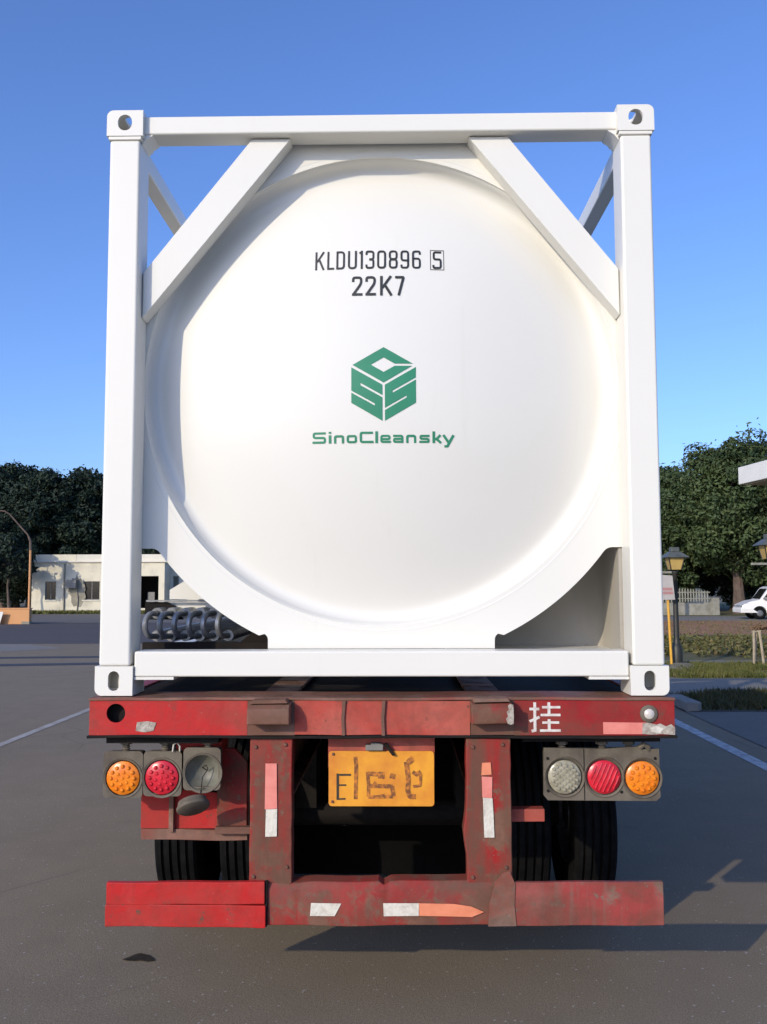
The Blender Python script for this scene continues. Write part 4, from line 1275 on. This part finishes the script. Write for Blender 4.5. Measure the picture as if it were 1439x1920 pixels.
# hangers
MB().box(-1.17, -.69, .02, .10, 1.158, 1.187).build('light_bar', 'black_steel', tr)
MB().box(.60, 1.18, .02, .10, 1.165, 1.187).build('light_bar', 'black_steel', tr)
for x in (-1.10, -.93, -.745, .775, .945, 1.06):
    b = MB()
    b.tube([(x, .075, 1.115), (x, .075, 1.165)], .013, 10)
    for k in range(4):
        b.lathe([(.013, -.004), (.018, 0), (.013, .004)], (x, .075, 1.125 + k * .010), 'z', 12)
    b.lathe([(0, 0), (.026, 0), (.026, .018), (0, .018)], (x, .075, 1.146), 'z', 6)
    b.build('hanger_bolt', 'grimy', tr)
b = MB()
b.tube([(1.10, .05, 1.135), (1.115, .045, 1.15), (1.135, .05, 1.14), (1.14, .06, 1.12)], .012, 8)
b.build('cable_clip', 'grimy', tr)
MB().tube([(-.89, .04, 1.12), (-.885, .035, 1.15), (-.872, .04, 1.158), (-.862, .05, 1.14), (-.865, .06, 1.11)], .004, 6).build('cable_tie', 'tape_white', tr)

# licence plate
bkp = MB().box(-.226, .230, .064, .070, 1.05, 1.187).build('plate_backing', 'red_faded', tr)
b = MB()
b.prism(rrect(-.223, .227, .889, 1.120, .014, 4), .052, .058)
lp = b.build('licence_plate', 'plate_yellow', tr, .002)
def pz(zx, zy):     # pixels of the enlarged view -> plate
    return (-.223 + (zx - 100) / 1250 * .450, 1.120 - (zy - 235) / 650 * .231)
def marks(name, items, mt, yoff, wk=1.0):
    S = []
    for pts, wd, rr_ in items:
        S += stroke([pz(*p) for p in pts], wd * wk * .00036, False, rr_ * .00036)
    o = decal(name, S, mt, lp, lambda a, c: (a, .052 - yoff, c), 0)
    if name == 'worn_marks':
        o['kind'] = 'stuff'
marks('plate_letter', [([(208, 500), (208, 810)], 30, 0), ([(208, 515), (365, 515)], 24, 0), ([(208, 636), (310, 636)], 20, 0), ([(208, 800), (300, 796)], 20, 0)], 'plate_black', .0012)
marks('worn_marks', [([(415, 300), (428, 400), (420, 800)], 24, 0), ([(560, 480), (575, 640), (570, 770)], 22, 0), ([(560, 500), (720, 510)], 28, 0), ([(730, 480), (722, 560)], 40, 0),
                     ([(575, 645), (860, 650)], 26, 0), ([(865, 500), (850, 560)], 34, 0), ([(570, 775), (860, 770)], 22, 0), ([(850, 650), (870, 770)], 26, 0), ([(735, 740), (745, 780)], 30, 0), ([(640, 630), (660, 600)], 20, 0),
                     ([(1020, 360), (1045, 560), (1035, 700), (1060, 770), (1130, 770)], 30, 20), ([(1095, 480), (1140, 510), (1190, 475)], 24, 0), ([(1190, 500), (1185, 640), (1100, 650)], 18, 10), ([(1040, 370), (1100, 320)], 36, 0)], 'plate_mark', .0012, 1.9)
for x, z in ((-.203, 1.107), (-.206, .908)):
    MB().lathe([(0, -.006), (.005, -.005), (.007, 0)], (x, .0518, z), 'y', 8).build('plate_screw', 'rust', lp)
b = MB()
b.prism([(-.065, 1.125), (.01, 1.125), (.012, 1.150), (-.010, 1.158), (-.04, 1.158), (-.042, 1.150), (-.065, 1.150)], .03, .060)
b.build('plate_lamp', 'frame_grey', tr, .004)
b = MB()
b.prism([(.012, 1.150), (.05, 1.102), (.062, 1.105), (.025, 1.158)], .036, .048)
b.build('bent_bracket', 'black_steel', tr)

# red mudguard bracket behind the left lights, stub bracket on the right
MB().prism([(-1.080, .745), (-.60, .745), (-.60, .87), (-.735, .90), (-1.080, .93)], .25, .262).build('mudguard_panel', 'red_bright', tr)
wob(xbeam(-1.075, -.60, [(.235, .700), (.40, .715), (.40, .725), (.248, .745), (.235, .745)], 20), .004, 31).build('mudguard_lip', 'rust_dusty', tr)
MB().prism([(-.735, .752), (-.60, .752), (-.60, 1.04), (-.655, 1.10), (-.735, 1.10)], .225, .247).build('bracket_plate', 'red_rusty', tr, .004)
MB().box(-.735, -.56, .19, .226, .735, .765).build('bracket_foot', 'rust', tr, .003)
MB().box(-.948, -.928, .222, .25, .735, .93).build('strap', 'rust_dusty', tr)
MB().box(-.90, -.70, .14, .30, 1.10, 1.187).build('bracket_block', 'red_bright', tr)
wob(xbeam(.546, .697, bx(.07, .13, .820, .873), 4), .002, 33).build('stub_bracket', 'red_faded', tr, .004)
# wheels: three axles with twin tyres
tp = []
hw = .116
tp += [(.28, -hw + .02), (.33, -hw), (.42, -hw - .004), (.475, -hw + .004), (.494, -hw + .018)]
for g0 in (-.066, -.022, .022, .066):
    tp += [(.499, g0 - .008), (.484, g0 - .006), (.484, g0 + .006), (.499, g0 + .008)]
tp += [(.494, hw - .018), (.475, hw - .004), (.42, hw + .004), (.33, hw), (.28, hw - .02)]
wheel0 = None
for ay in (1.56, 2.86, 4.16):
    MB().tube([(-1.0, ay, .50), (1.0, ay, .50)], .075, 14).build('axle', 'black_steel', tr)
    for sx in (-1, 1):
        for xx in (1.126, .775):
            if wheel0 is None:
                wheel0 = MB().lathe(tp, axis='x', n=64).build('wheel', 'rubber', tr, loc=(sx * xx, ay, .50), sharp=28)
                MB().lathe([(.282, -.09), (.26, -.085), (.24, -.03), (.12, -.02), (.10, -.08), (0, -.08)], axis='x', n=32).build('rim', 'steel', wheel0)
            else:
                dup(wheel0, tr, (sx * xx, ay, .50))
    for sx in (-1, 1):
        a, c = sorted((sx * .40, sx * .52))
        MB().box(a, c, ay - .12, ay + .12, .55, .905).build('spring_hanger', 'black_steel', tr)
for sx in (-1, 1):
    a, c = sorted((sx * .58, sx * 1.15))
    MB().box(a, c, 4.85, 4.86, .22, 1.12).build('flap_or_shade_sheet', 'flap', tr)
    MB().tube([(sx * .75, 7.2, .1), (sx * .75, 7.2, 1.1)], .06, 12).build('landing_leg', 'black_steel', tr)
    MB().box(sx * .75 - .13, sx * .75 + .13, 7.07, 7.33, 0, .03).build('landing_foot', 'black_steel', tr)
    a, c = sorted((sx * 1.14, sx * 1.18))
    MB().box(a, c, 5.0, 7.0, .45, 1.10).build('side_guard', 'black_steel', tr)
MB().box(-.64, .64, 1.93, 1.94, .03, 1.30).build('flap_or_shade_sheet', 'flap', tr)  # added black sheet, stands in for the shade under the chassis
MB().box(-.55, .55, 5.0, 5.7, .45, .90).build('air_tank_box', 'black_steel', tr, .02)
